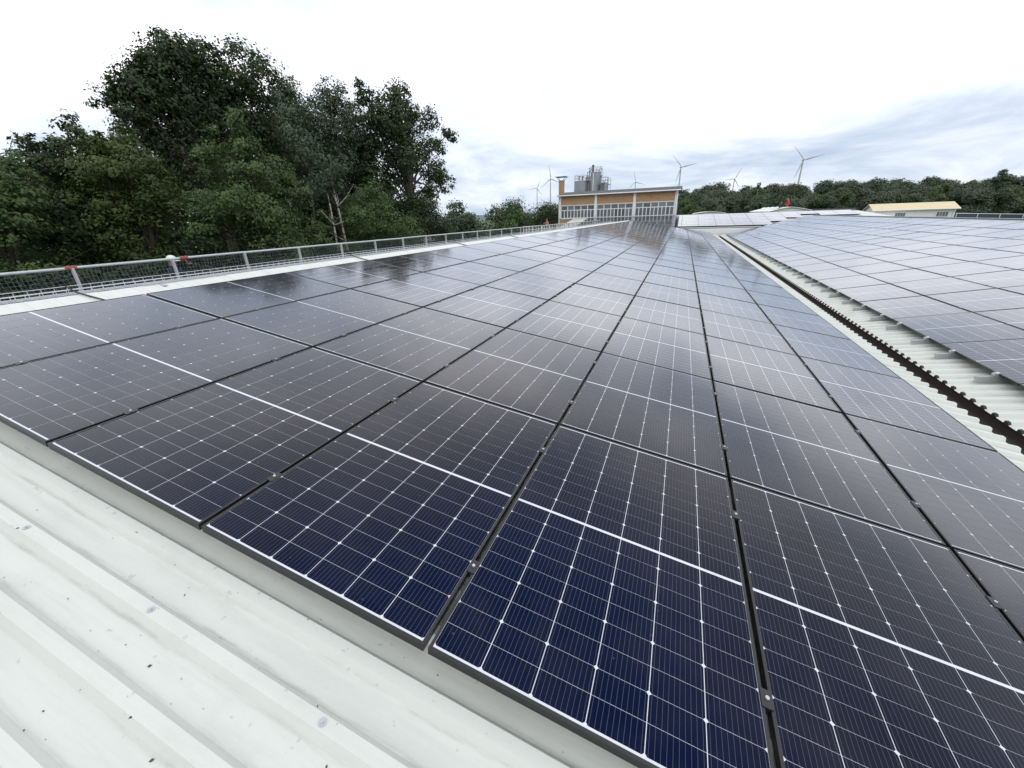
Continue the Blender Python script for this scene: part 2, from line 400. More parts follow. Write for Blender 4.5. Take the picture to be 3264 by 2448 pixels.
# ------------------------------------------------------------------ the hall with the two big roof slopes
Y_A, Y_B = -4.0, 48.2
HP = -0.145                          # pan of the sheet below the panel plane
RIB = 0.035
PITCH = 0.207
def left_pt(x, y, h): return Vector((x * CS + h * SN, y, -x * SN + h * CS))
RX0, RZ0 = 9.2605, -1.4485           # lower edge of the right-hand array
def right_pt(u, y, h): return Vector((RX0 + u * CS - h * SN, y, RZ0 + u * SN + h * CS))
ML = Matrix.Rotation(SL, 4, 'Y')
MR = Matrix.Rotation(-SL, 4, 'Y'); MR.translation = (RX0, 0, RZ0)

hall = tag(empty('factory_hall', (9, 22, GZ)), 'long factory hall with white ribbed metal roof slopes meeting in a valley gutter', 'building')
def hall_local(o): o.location = o.location - hall.location; return o
def rib_profile(n):
    """y,z points of n ribs over n*PITCH, ribs centred in each pitch"""
    pts = [(0.0, 0.0)]
    for k in range(n):
        c = (k + 0.5) * PITCH
        pts += [(c - 0.044, 0), (c - 0.021, RIB), (c + 0.021, RIB), (c + 0.044, 0)]
    pts.append((n * PITCH, 0.0))
    return pts
def sheet_mesh(name, x0, x1, nribs, mat, nseg=1):
    b = MB(); pr = rib_profile(nribs); k = len(pr)
    xs = [x0 + (x1 - x0) * i / nseg for i in range(nseg + 1)]
    v = [(x, y, z) for x in xs for y, z in pr]
    f = [(i*k+j, i*k+j+1, (i+1)*k+j+1, (i+1)*k+j) for i in range(nseg) for j in range(k - 1)]
    f = [t[::-1] for t in f]
    b.add(v, f)
    # turned-down thickness at both ends
    for x, s in ((xs[0], 1), (xs[-1], -1)):
        vv = [(x, y, z) for y, z in pr] + [(x + 0.0005 * s, y, z - 0.004) for y, z in pr]
        b.add(vv, [(j, j + 1, k + j + 1, k + j) for j in range(k - 1)])
    return b.mesh(name, mat)
NR = 5
SW = NR * PITCH
Y_S0 = -0.275 - PITCH / 2 - 4 * SW     # a rib crown lies 0.275 m in front of the array
XG_L = 8.60                            # lower end of the left sheets
XT_L = -0.42                           # ridge end of the left sheets
UR0, URT = -0.47, 8.55                 # right sheets along their slope
me_sl = sheet_mesh('roof_sheet', XT_L, XG_L, NR, M_roof, 3)
me_sr = sheet_mesh('roof_sheet', UR0, URT, NR, M_roof, 3)
scr = MB(); scr.tube((0, 0, 0), (0, 0, 0.002), 0.013, n=12); scr.tube((0, 0, 0.002), (0, 0, 0.009), 0.0055, n=6, smooth=False)
me_scr = scr.mesh('roof_screw', M_alu)
fo = MB(); pr = rib_profile(NR); kk = len(pr)
vv = [(0.03, y, z - 0.0045) for y, z in pr] + [(0.03, y, -0.05) for y, z in pr]
fo.add(vv, [(j, kk + j, kk + j + 1, j + 1) for j in range(kk - 1)])
me_foam = fo.mesh('foam_filler', M_foam)
tooth = MB()
for k in range(NR):
    c = (k + 0.5) * PITCH
    pa = [(c - 0.045, -0.002), (c - 0.021, RIB + 0.0015), (c + 0.021, RIB + 0.0015), (c + 0.045, -0.002)]
    n4 = [(-0.004, y, z) for y, z in pa] + [(0.022, y, z) for y, z in pa]
    tooth.add(n4, [(0, 3, 2, 1), (0, 1, 5, 4), (1, 2, 6, 5), (2, 3, 7, 6), (4, 5, 6, 7)])
me_tooth = tooth.mesh('rib_end_filler', M_foam)
ns = int((Y_B - Y_S0) / SW)
Y_END = Y_S0 + ns * SW
for k in range(ns):
    y = Y_S0 + k * SW
    for side in (0, 1):
        M = (ML if side == 0 else MR).copy()
        o = inst('roof_sheet', me_sl if side == 0 else me_sr, hall)
        o.matrix_local = Matrix.Translation(-hall.location) @ M @ Matrix.Translation((0, y, HP))
        if side == 1:
            inst('foam_filler', me_foam, o, (UR0, 0, 0)); inst('rib_end_filler', me_tooth, o, (UR0, 0, 0))
        if side == 0 and k < 8:
            q = 3.59 - 0.83 * 4
            while q < 8.5:
                if k < 5 or q > 8.1:
                    inst('roof_screw', me_scr, o, (q, 0.5 * PITCH, RIB + 0.0005))
                q += 0.83
# ridge flashing on the left, in lapped lengths
fl = MB(); LF = 2.0
prof = [(0.02, HP + RIB + 0.004), (-0.02, HP + RIB + 0.016), (-0.40, -0.044), (-0.43, -0.050), (-0.43, -0.17), (-0.438, -0.17), (-0.438, -0.044), (-0.40, -0.036), (-0.02, HP + RIB + 0.024), (0.02, HP + RIB + 0.008)]
fl.prism(prof, 0.001, LF - 0.001)
me_fl = fl.mesh('ridge_flashing', M_flash)
lap = MB(); lap.prism([(0.022, HP + RIB + 0.0095), (-0.02, HP + RIB + 0.0255), (-0.40, -0.0345), (-0.40, -0.0315), (-0.02, HP + RIB + 0.0285), (0.022, HP + RIB + 0.0125)], 0, 0.10)
me_lap = lap.mesh('flashing_lap', M_flash)
k = 0
while Y_S0 + k * LF < Y_END - 0.3:
    y = Y_S0 + k * LF
    o = inst('ridge_flashing', me_fl, hall); o.matrix_local = Matrix.Translation(-hall.location) @ ML @ Matrix.Translation((0, y, 0))
    inst('flashing_lap', me_lap, o, (0, -0.05, 0))
    k += 1
# right ridge cap, its dark edge and the slope behind it
rc = MB(); rx = URT
rc.prism([(rx - 0.75, HP + RIB + 0.004), (rx + 0.05, HP + RIB + 0.010), (rx + 0.05, HP + RIB + 0.016), (rx - 0.75, HP + RIB + 0.008)], Y_S0, Y_END + 5.5)
o = rc.build('ridge_cap', M_flash, hall); o.matrix_local = Matrix.Translation(-hall.location) @ MR
rc = MB(); rc.box(rx + 0.05, rx + 0.16, Y_S0, Y_END + 5.5, HP - 0.08, HP + RIB + 0.075)
o = rc.build('ridge_edge_rail', plain('slate_grey_metal', (0.13, 0.14, 0.16), 0.5), hall); o.matrix_local = Matrix.Translation(-hall.location) @ MR
top = right_pt(rx + 0.1, 0, HP - 0.05)
rb = MB(); rb.add([(top.x, Y_S0, top.z), (top.x + 9, Y_S0, top.z - 1.6), (top.x + 9, Y_END + 5.5, top.z - 1.6), (top.x, Y_END + 5.5, top.z)], [(0, 1, 2, 3)])
o = rb.build('rear_roof_slope', M_roof, hall); hall_local(o)
# continuation of the right slope up to the cross roof
ex = MB(); a = right_pt(3.6, Y_END, HP); b_ = right_pt(rx, Y_END, HP); c_ = right_pt(rx, Y_END + 7.5, HP); d_ = right_pt(3.6, Y_END + 1.0, HP)
ex.add([a, b_, c_, d_], [(0, 1, 2, 3)]); o = ex.build('roof_sheet', M_roof, hall); hall_local(o)
# valley gutter
gl, gr = left_pt(XG_L, 0, HP), right_pt(UR0, 0, HP)
gu = MB(); x0, x1 = gl.x - 0.10, gr.x + 0.10; zt = min(gl.z, gr.z) - 0.012
gu.prism([(x0, zt), (x0, zt - 0.14), (x1, zt - 0.14), (x1, zt - 0.03), (x1 - 0.01, zt - 0.03), (x1 - 0.01, zt - 0.13), (x0 + 0.01, zt - 0.13), (x0 + 0.01, zt)], Y_S0, Y_END + 0.2)
o = gu.build('valley_gutter', M_gutter, hall); hall_local(o)
# end wall below the cross roof, and outer walls
w = MB(); w.box(-8.8, 26.0, Y_END + 0.35, Y_END + 0.5, -4.0, -0.98); o = w.build('end_wall', M_wallw, hall); hall_local(o)
w = MB()
for zz in (-1.12, -1.42, -1.72): w.box(-0.3, 14.0, Y_END + 0.335, Y_END + 0.349, zz - 0.02, zz + 0.02)
o = w.build('wall_batten', M_wallw, hall); hall_local(o)
lo = left_pt(-0.40, 0, -0.10)
w = MB(); w.box(lo.x - 0.02, lo.x + 0.10, Y_S0, Y_END, GZ, lo.z - 0.09); o = w.build('wall', M_conc, hall); hall_local(o)
w = MB(); w.add([left_pt(-0.35, Y_END, HP - 0.01), left_pt(XG_L, Y_END, HP - 0.01), (8.6, Y_END, -3.5), (-0.3, Y_END, -3.5)], [(0, 1, 2, 3)]); o = w.build('gable_wall', M_wallw, hall); hall_local(o)
w = MB(); w.box(0.1, 25, Y_S0 + 0.3, Y_S0 + 0.4, GZ, -2.2); o = w.build('wall', M_conc, hall); hall_local(o)

# leaf crumbs and bits on the bare sheets
db = MB()
for _ in range(120):
    x, y = random.uniform(1.6, 5.6), random.uniform(-0.8, 0.02)
    c = ((y - Y_S0) % PITCH) - PITCH / 2
    zz = HP + (RIB if abs(c) < 0.021 else 0 if abs(c) > 0.044 else RIB * (0.044 - abs(c)) / 0.023) + 0.001
    a = random.uniform(0, 6.28); l = random.choice((0.002, 0.002, 0.003, 0.003, 0.006)) * random.uniform(.7, 1.3); ww = l * random.uniform(.3, .8)
    ca, sa = math.cos(a), math.sin(a)
    base = [(-l, 0, 0), (0, -ww, 0.001), (l, 0, 0.002), (0, ww, 0.001), (0, 0, 0.0035)]
    db.add([left_pt(x + p[0]*ca - p[1]*sa, y + p[0]*sa + p[1]*ca, zz + p[2]) for p in base], [(0, 1, 4), (1, 2, 4), (2, 3, 4), (3, 0, 4)])
tag(db.build('debris', plain('dry_leaf_crumbs', (0.07, 0.06, 0.045), 0.9)), 'dark leaf crumbs scattered over the bare white sheets', kind='stuff')

# ------------------------------------------------------------------ the cross roof and brick hall beyond
CY0, CY1, CZ0, CZ1 = 49.0, 59.0, -0.80, 0.42
CA = math.atan2(CZ1 - CZ0, CY1 - CY0)
cross = tag(empty('cross_hall', (8, 54, GZ)), 'low cross hall with panel-covered roof slope in front of the brick hall', 'building')
def cl(o): o.location = o.location - cross.location; return o
MX = Matrix(((0, 1, 0, 0), (-math.cos(CA), 0, -math.sin(CA), 0), (-math.sin(CA), 0, math.cos(CA), 0), (0, 0, 0, 1)))
MX.translation = (0, CY0, CZ0)       # local x runs down slope, local y along world x
cslen = (CY1 - CY0) / math.cos(CA)
me_sc = sheet_mesh('roof_sheet', -cslen, 0.12, NR, M_roof)
k = 0; xx = -9.4
while xx < 22.6:
    o = inst('roof_sheet', me_sc, cross); o.matrix_local = Matrix.Translation(-cross.location) @ MX @ Matrix.Translation((0, xx, HP)); xx += SW
XC1 = xx
hp = MB(); ztop = CZ1 + HP
hp.add([(XC1, CY0, CZ0 + HP), (XC1 + 4.6, CY0, CZ0 + HP - 0.2), (XC1 + 0.6, CY1, ztop), (XC1, CY1, ztop)], [(0, 1, 2, 3)])
hp.add([(XC1 + 4.6, CY0, CZ0 + HP - 0.2), (XC1 + 6, CY1 + 8, CZ0 - 0.4), (XC1 + 0.6, CY1, ztop)], [(0, 1, 2)])
cl(hp.build('hip_end', M_roof, cross))
hp = MB(); hp.box(4.6, XC1 + 0.6, CY1, CY1 + 0.35, ztop - 0.2, ztop + 0.06); cl(hp.build('ridge_cap', M_darkroof, cross))
hp = MB(); hp.add([(4.5, CY1 + 0.34, ztop), (XC1, CY1 + 0.34, ztop), (XC1, CY1 + 12, -1.2), (4.5, CY1 + 12, -1.2)], [(0, 1, 2, 3)]); cl(hp.build('rear_roof_slope', M_roof, cross))
hp = MB(); hp.prism([(0, 0), (-0.12, 0.02), (-0.14, -0.10), (0, -0.12)], 0, 22.5); o = hp.build('eaves_gutter', M_darksteel, cross)
o.matrix_local = Matrix.Translation(-cross.location) @ Matrix.Translation((13.3, CY0 - 0.14, CZ0 + HP - 0.02)) @ Matrix.Rotation(R(90), 4, 'Z')
hp = MB(); hp.box(-9.38, XC1 + 4, CY0 + 0.05, CY1, GZ, CZ0 + HP - 0.16); cl(hp.build('wall', M_wallw, cross))
hp = MB(); hp.add([(-9.36, CY0 + 0.06, CZ0 + HP - 0.16), (-9.36, CY1, CZ0 + HP - 0.16), (-9.36, CY1, CZ1 + HP - 0.02), (-9.36, CY0 + 0.06, CZ0 + HP - 0.02)], [(0, 1, 2, 3)]); cl(hp.build('verge_wall', M_wallw, cross))

bh = tag(empty('brick_hall', (-3.8, 60, GZ)), 'ochre brick hall with a long window band, dark roof and corner chimney', 'building')
def bl(o): o.location = o.location - bh.location; return o
BX0, BX1, BY, BZE = -11.8, 4.2, 60.0, 3.36
BAND0, BAND1 = 0.37, 2.04
b = MB(); b.box(BX0, BX1, BY, BY + 8.5, GZ, BAND0); bl(b.build('lower_wall', M_brick, bh))
b = MB(); b.box(BX0, BX1, BY + 0.3, BY + 8.4, BAND0 + 0.001, BAND1 - 0.001); bl(b.build('inner_wall', M_darksteel, bh))
bays = [(-11.45, -6.63), (-6.29, -1.40), (-1.06, 3.85)]
for x0, x1 in bays:
    b = MB(); b.box(x0, x1, BY + 0.03, BY + 8.5, BAND1 + 0.07, BZE); bl(b.build('brick_panel', M_brick, bh))
    b = MB(); b.box(x0, x1, BY - 0.02, BY + 0.25, BAND1, BAND1 + 0.069); bl(b.build('lintel', M_whitep, bh))
    b = MB(); b.box(x0, x1, BY - 0.08, BY + 0.25, BAND0 - 0.09, BAND0); bl(b.build('sill', M_whitep, bh))
    wu = (x1 - x0) / 5
    for k in range(5):
        a = x0 + k * wu; c = a + wu; zm = BAND0 + 1.06
        fr = MB()
        fr.box(a + .005, a + .06, BY + .05, BY + .14, BAND0 + .002, BAND1 - .002); fr.box(c - .06, c - .005, BY + .05, BY + .14, BAND0 + .002, BAND1 - .002)
        for z0, z1 in ((BAND0 + .002, BAND0 + .07), (zm - .05, zm + .05), (BAND1 - .07, BAND1 - .002)): fr.box(a + .06, c - .06, BY + .052, BY + .138, z0, z1)
        mid = (a + c) / 2; fr.box(mid - .05, mid + .05, BY + .048, BY + .142, BAND0 + .07, zm - .05)
        wi = bl(fr.build('window', M_whitep, bh))
        for p0, p1, z0, z1 in ((a + .06, mid - .05, BAND0 + .07, zm - .05), (mid + .05, c - .06, BAND0 + .07, zm - .05), (a + .06, c - .06, zm + .05, BAND1 - .07)):
            pn = MB(); pn.box(p0, p1, BY + .09, BY + .10, z0, z1); pn.build('pane', M_glass, wi)
for xa, xb in ((BX0, -11.45), (-6.63, -6.29), (-1.40, -1.06), (3.85, BX1)):
    b = MB(); b.box(xa, xb, BY - 0.06, BY + 0.29, BAND0 + .001, BZE - 0.03); bl(b.build('pilaster', M_whitep, bh))
b = MB(); b.prism([(BY - 0.45, BZE + .06), (BY + 4.3, BZE + 0.66), (BY + 9, BZE + .02), (BY + 9, BZE - .16), (BY + 4.3, BZE + .48), (BY - 0.45, BZE - 0.06)], BX0 - 0.2, BX1 + 0.35)
o = b.build('roof', M_darkroof, bh); o.matrix_local = Matrix.Translation(-bh.location) @ Matrix(((0, 1, 0, 0), (1, 0, 0, 0), (0, 0, 1, 0), (0, 0, 0, 1)))
b = MB()
for q in range(1): b.tube((BX0 - 0.15, BY - 0.5, BZE - 0.02), (BX1 + 0.3, BY - 0.5, BZE - 0.02), 0.075, n=8)
bl(b.build('gutter', M_whitep, bh))
for px_, dx in ((BX0 + 0.12, 0), (BX1 - 0.12, 0)):
    b = MB(); b.path([(px_, BY - 0.5, BZE - 0.06), (px_, BY - 0.14, BZE - 0.45), (px_, BY - 0.14, -2.0)], 0.06, 8); bl(b.build('downpipe', M_whitep, bh))
b = MB(); b.box(BX0 - 0.12, BX0 + 0.55, BY + 0.32, BY + 0.95, GZ, 5.3); b.box(BX0 - 0.16, BX0 + 0.59, BY + 0.28, BY + 0.99, 5.3, 5.38); ch = bl(b.build('chimney', M_brick, bh))
b = MB(); b.box(BX0 - 0.55, BX0 + 0.98, BY - 0.1, BY + 1.36, 5.80, 5.86); b.build('chimney_cap', M_darkroof, ch)
for sx, sy in ((-1, -1), (1, -1), (1, 1), (-1, 1)):
    b = MB(); b.tube((BX0 + .215 + sx * .28, BY + .635 + sy * .26, 5.38), (BX0 + .215 + sx * .62, BY + .635 + sy * .55, 5.80), 0.03, n=6); b.build('cap_strut', M_darksteel, ch)

# ------------------------------------------------------------------ solar panels
CPX, RPY = 1.154, 1.742
fb = MB(); FW, FH = 0.0115, 0.035
o4 = [(0, 0), (PW, 0), (PW, PL), (0, PL)]; i4 = [(FW, FW), (PW - FW, FW), (PW - FW, PL - FW), (FW, PL - FW)]
vv = [(x, y, 0) for x, y in o4] + [(x, y, 0) for x, y in i4] + [(x, y, -FH) for x, y in o4] + [(x, y, -0.006) for x, y in i4] + [(x, y, -FH) for x, y in i4]
ff = []
for i in range(4):
    j = (i + 1) % 4
    ff += [(i, j, 4 + j, 4 + i), (8 + i, 8 + j, j, i), (4 + i, 4 + j, 12 + j, 12 + i), (8 + j, 8 + i, 16 + i, 16 + j)]
fb.add(vv, ff)
me_frame = fb.mesh('frame', M_frame)
def lam_mesh(name, mat):
    z = -0.0025
    me = bpy.data.meshes.new(name)
    me.from_pydata([(FW, FW, z), (PW - FW, FW, z), (PW - FW, PL - FW, z), (FW, PL - FW, z), (FW, FW, z - .004), (PW - FW, FW, z - .004), (PW - FW, PL - FW, z - .004), (FW, PL - FW, z - .004)], [], [(0, 1, 2, 3), (7, 6, 5, 4)])
    uvl = me.uv_layers.new(name='UVMap')
    for lp in me.loops:
        c = me.vertices[lp.vertex_index].co; uvl.data[lp.index].uv = (c.x, c.y)
    me.materials.append(mat); me.update(); return me
me_lam = lam_mesh('laminate', M_lam)
me_bk = lam_mesh('laminate', M_back)
def cell_mesh():
    ch = 0.0070; x, y = CELLW, CELLH; b = MB()
    t = [(0, 0), (x, 0), (x, y - ch), (x - ch, y), (ch, y), (0, y - ch)]
    b.add([(p[0], p[1], 0.0006) for p in t] + [(p[0], p[1], 0) for p in t], [tuple(range(6))] + [(6 + i, 6 + (i + 1) % 6, (i + 1) % 6, i) for i in range(6)])
    return b.mesh('cell', M_cell)
me_cell = cell_mesh()
cp = MB(); cp.box(-0.009, 0.029, -0.032, 0.032, 0.0004, 0.004); cp.box(0.002, 0.018, -0.033, 0.033, -0.03, 0.0004)
me_clamp = cp.mesh('clamp', M_clamp)
bo = MB(); bo.tube((0.01, 0, 0.0045), (0.01, 0, 0.0115), 0.0070, n=10); bo.tube((0.01, 0, 0.0115), (0.01, 0, 0.0120), 0.004, n=6)
me_bolt = bo.mesh('bolt', M_alu)
def rail_mesh(x0, x1):
    r = MB(); r.prism([(0, 0)], 0, 0) if False else None
    z1, z0 = -FH - 0.0015, HP + RIB + 0.001
    yy = 0.021
    pr = [(-yy, z0), (yy, z0), (yy, z1), (0.008, z1), (0.008, z1 - 0.014), (-0.008, z1 - 0.014), (-0.008, z1), (-yy, z1)]
    n = len(pr); v = [(x0, y, z) for y, z in pr] + [(x1, y, z) for y, z in pr]
    r.add(v, [tuple(range(n - 1, -1, -1)), tuple(range(n, 2 * n))] + [(i, (i + 1) % n, n + (i + 1) % n, n + i) for i in range(n)])
    return r.mesh('mounting_rail', M_alu)
me_rail = rail_mesh(0.0, CPX - 0.002)
me_railx = rail_mesh(-0.20, CPX - 0.002)
ec = MB(); ec.box(-0.045, -0.002, -0.03, 0.03, -FH - 0.001, -0.004); ec.box(-0.03, 0.012, -0.03, 0.03, 0.0008, 0.005); ec.box(-0.03, -0.004, -0.03, 0.03, -0.004, 0.0008); ec.tube((-0.022, 0, 0.005), (-0.022, 0, 0.014), 0.008, n=8)
me_ec = ec.mesh('end_clamp', M_alu)
CLY = (0.37, 1.36)

ORD = ['', 'first', 'second', 'third', 'fourth', 'fifth', 'sixth', 'seventh', 'eighth', 'ninth', 'tenth', 'eleventh', 'twelfth', 'thirteenth', 'fourteenth', 'fifteenth', 'sixteenth', 'seventeenth', 'eighteenth', 'nineteenth', 'twentieth']
def ordn(k): return ORD[k] if k < len(ORD) else 'twenty-' + ORD[k - 20] if k < 30 else ['thirtieth', 'thirty-first', 'thirty-second', 'thirty-third'][k - 30]
slots = []
NROW = 27
for j in range(NROW):
    for i in range(7):
        M = ML @ Matrix.Translation((i * CPX + 0.01, j * RPY + 0.01, 0))
        slots.append((M, 'L', i, j, 'black framed solar panel, %s row from the bare roofing, %s column from ridge flashing' % (ordn(j + 1), ordn(i + 1))))
YR0 = 12.6731
def cross_z(y): return CZ0 + (y - CY0) * math.tan(CA)
for v in range(-3 - 4, 26):
    for u in range(7):
        y = YR0 + v * RPY
        zc_ = right_pt((u + 0.5) * CPX, 0, 0).z
        if y + RPY > Y_END and not (zc_ > cross_z(y + RPY * 0.6) + 0.06): continue
        M = MR @ Matrix.Translation((u * CPX + 0.01, y + 0.01, 0))
        slots.append((M, 'R', u, v, 'solar panel beyond the valley gutter, %s column from it, %s row from the gable' % (ordn(u + 1), ordn(26 - v))))
for r in range(8):
    for k in range(17):
        xa = -7.12 + k * RPY
        y = CY0 + 0.3 + (r + 0.5) * CPX
        # leave out what lies under the right-hand slope
        zr = RZ0 + (xa + 0.9 - RX0) * math.tan(SL)
        if xa > 11.5 and xa < 17.4 and zr > cross_z(y) - 0.05: continue
        if xa > 17.4 and y < 55.5: continue
        if xa + RPY > XC1: continue
        M = MX @ Matrix.Translation((-0.3 - (r + 1) * CPX, xa + 0.01, 0))
        slots.append((M, 'C', k, r, 'solar panel on the cross hall, %s row from eaves, %s column from bare verge' % (ordn(r + 1), ordn(k + 1))))
def pix(p):
    d = p - CAM; z = d.dot(FWD)
    if z < 0.05: return None
    return (1632 + 1256.4 * d.dot(RIGHT) / z, 1224 + 1256.4 * d.dot(DOWN) / z)
def area(M):
    cnt = 0; q = [pix(M @ Vector((x, y, 0))) for x in (0, PW) for y in (0, PL)]
    for a in range(5):
        for b in range(5):
            p = pix(M @ Vector((PW * (a + .5) / 5, PL * (b + .5) / 5, 0)))
            if p and 0 <= p[0] <= 3264 and 0 <= p[1] <= 2448: cnt += 1
    if cnt == 0: return 0
    if any(p is None for p in q): return 1e6 * cnt
    (ax, ay), (bx, by), (cx, cy), (dx, dy) = q
    return abs((dx - ax) * (cy - by) - (cx - bx) * (dy - ay)) / 2 * cnt / 25
order = sorted(range(len(slots)), key=lambda i: -area(slots[i][0]))
single = set(order[:300])
GRP = {'L': 'solar panels on the ridge side slope', 'R': 'solar panels on the slope beyond the gutter', 'C': 'solar panels on the cross hall roof'}
rest_v, rest_f, rest_m, rest_uv = [], [], [], []
for idx, (M, s, a, b, lab) in enumerate(slots):
    if idx in single:
        p = empty('solar_panel'); 
        jit = Matrix.Translation((random.uniform(-.0015, .0015), random.uniform(-.002, .002), random.uniform(-.001, .001))) @ Matrix.Rotation(random.gauss(0, .0011), 4, 'X') @ Matrix.Rotation(random.gauss(0, .0014), 4, 'Y')
        p.matrix_local = M @ jit
        tag(p, lab, 'solar panel', GRP[s])
        inst('frame', me_frame, p)
        near = s == 'L' and b < 2
        lam = inst('laminate', me_bk if near else me_lam, p)
        if near:
            for c in range(6):
                for r in range(18):
                    x = U0 + c * (CELLW + GX)
                    hb = r // 9; rr = r % 9
                    y = V0 + r * (CELLH + GY) + (MID - GY if hb else 0)
                    # paired half cells: clipped corners meet at every second joint
                    kk = (9 - rr) if hb == 0 else rr + 1
                    flip = (kk % 2 == 0) if hb else (kk % 2 == 1)
                    o = bpy.data.objects.new('cell', me_cell)
                    if not flip: o.location = (x, y, -0.0024)
                    else: o.matrix_local = Matrix.Translation((x + CELLW, y + CELLH, -0.0024)) @ Matrix.Rotation(math.pi, 4, 'Z')
                    link(o, lam)
        if s != 'C':
            for yc in CLY:
                inst('mounting_rail', me_railx if (s == 'R' and a == 0) else me_rail, p, (-0.005, yc, 0))
                if a < 6 and (b < 9 if s == 'L' else True):
                    k_ = inst('clamp', me_clamp, p, (PW, yc, 0)); inst('bolt', me_bolt, k_)
                if s == 'R' and a == 0: inst('end_clamp', me_ec, p, (0, yc, 0))
    else:
        for me, mi in ((me_frame, 0), (me_lam, 1)):
            base = len(rest_v); rest_v += [M @ v.co for v in me.vertices]
            for pl in me.polygons:
                rest_f.append(tuple(base + i for i in pl.vertices)); rest_m.append(mi)
                for i in pl.vertices: rest_uv.append((me.vertices[i].co.x, me.vertices[i].co.y))
me = bpy.data.meshes.new('solar_panels'); me.from_pydata(rest_v, [], rest_f); me.materials.append(M_frame); me.materials.append(M_lam)
me.polygons.foreach_set('material_index', rest_m); uvl = me.uv_layers.new(name='UVMap'); uvl.data.foreach_set('uv', [c for p in rest_uv for c in p]); me.update()
tag(inst('solar_panels', me), 'far rows of solar panels merging towards the roof ends', kind='stuff')

# ------------------------------------------------------------------ cable tray along the ridge
tr = tag(empty('cable_tray', (-0.6, 1.0, 0.0)), 'bright wire basket cable tray running along the ridge flashing', 'cable tray')
tx0, tx1, tz0, tz1 = -0.72, -0.50, 0.028, 0.098
def tl(o): o.location = o.location - tr.location; return o
for x, z in ((tx0, tz1), (tx0, (tz0 + tz1) / 2), (tx0 + .03, tz0), (tx0 + .11, tz0), (tx1 - .03, tz0), (tx1, tz1 - .02), (tx1, (tz0 + tz1) / 2 - .01)):
    b = MB(); b.tube((x, -1.5, z), (x, 38, z), 0.0035, n=6); tl(b.build('long_wire', M_tray, tr))
def uwire(b, y):
    b.path([(tx0 - .004, y, tz1), (tx0 - .004, y, tz0 + .012), (tx0 + .015, y, tz0 - .004), (tx1 - .015, y, tz0 - .004), (tx1 + .004, y, tz0 + .012), (tx1 + .004, y, tz1 - .02)], 0.0032, 5)
b = MB(); uwire(b, 0); me_u = b.mesh('cross_wire', M_tray)
k = 0; y = -1.4
rest = MB()
while y < 37.9:
    if y < 9: tl(inst('cross_wire', me_u, tr, (0, y, 0)))
    else: uwire(rest, y)
    y += 0.098
o = tl(rest.build('cross_wires', M_tray, tr)); o['kind'] = 'stuff'
for k in range(20):
    b = MB(); b.box(-0.74, -0.425, k * 2.0 - 1.2, k * 2.0 - 1.16, -0.01, 0.0225); tl(b.build('bracket', M_galv, tr))

# black cables crossing the flashing
for (ya, yb) in ((1.36, 1.50), (5.30, 5.44), (9.2, 9.36), (13.1, 13.24)):
    b = MB(); P_ = [left_pt(-0.52, ya, 0.03), left_pt(-0.43, ya + .03, -0.018), left_pt(-0.30, (ya + yb) / 2, -0.036), left_pt(-0.10, yb - .02, -0.055), left_pt(0.03, yb, -0.05)]
    b.path(P_, 0.008, 8)
    tag(b.build('cable', M_cable), 'short black cable crossing the pale flashing from tray to panels', 'cable', 'cables over the flashing')
b = MB(); b.box(-0.42, -0.395, 1.95, 2.9, -0.033, -0.020, ML); b.box(-0.42, -0.30, 2.1, 2.14, -0.040, -0.0335, ML)
tag(b.build('metal_strip', M_galv), 'loose grey metal strip lying beside the wire tray', 'strip')

# ------------------------------------------------------------------ scaffold walkway and safety net outside the ridge wall
sc = tag(empty('scaffold', (-1.7, 8, GZ)), 'steel scaffold walkway with timber deck below the net fence', 'scaffold')
def scl(o): o.location = o.location - sc.location; return o
DZ = -1.62
for k in range(12):
    y = -2.4 + k * 2.06
    for x in (-1.32, -2.25):
        b = MB(); b.tube((x, y + .15, GZ), (x, y + .15, DZ + (0.02 if x < -2 else 0.0)), 0.024, n=8); scl(b.build('standard', M_galv, sc))
    b = MB(); b.tube((-1.25, y + .15, DZ - .07), (-2.32, y + .15, DZ - .07), 0.024, n=8); scl(b.build('transom', M_galv, sc))
    for q in range(3):
        b = MB(); b.box(-1.37 - q * .31 - .29, -1.37 - q * .31, y + .01, y + 2.04, DZ - .045, DZ); scl(b.build('plank', M_wood, sc))
fence = tag(empty('net_fence', (-1.2, 8, DZ)), 'galvanised post fence hung with green safety net beside the trees', 'fence')
def fnl(o): o.location = o.location - fence.location; return o
FX, FZ, BAY = -1.2, 0.245, 1.03
YF0 = 1.72 - 4 * BAY; NB = 36
b = MB(); 
for k in range(NB): b.tube((FX, YF0 + k * BAY, FZ), (FX, YF0 + (k + 1) * BAY, FZ + random.uniform(-.004, .004)), 0.017, n=8, cap=False)
fnl(b.build('top_rail', M_galv, fence))
b = MB(); b.box(-.02, .02, -.011, .011, 0, FZ - DZ); me_post = b.mesh('post', M_galv)
for k in range(NB + 1): fnl(inst('post', me_post, fence, (FX + 0.03, YF0 + k * BAY, DZ)))
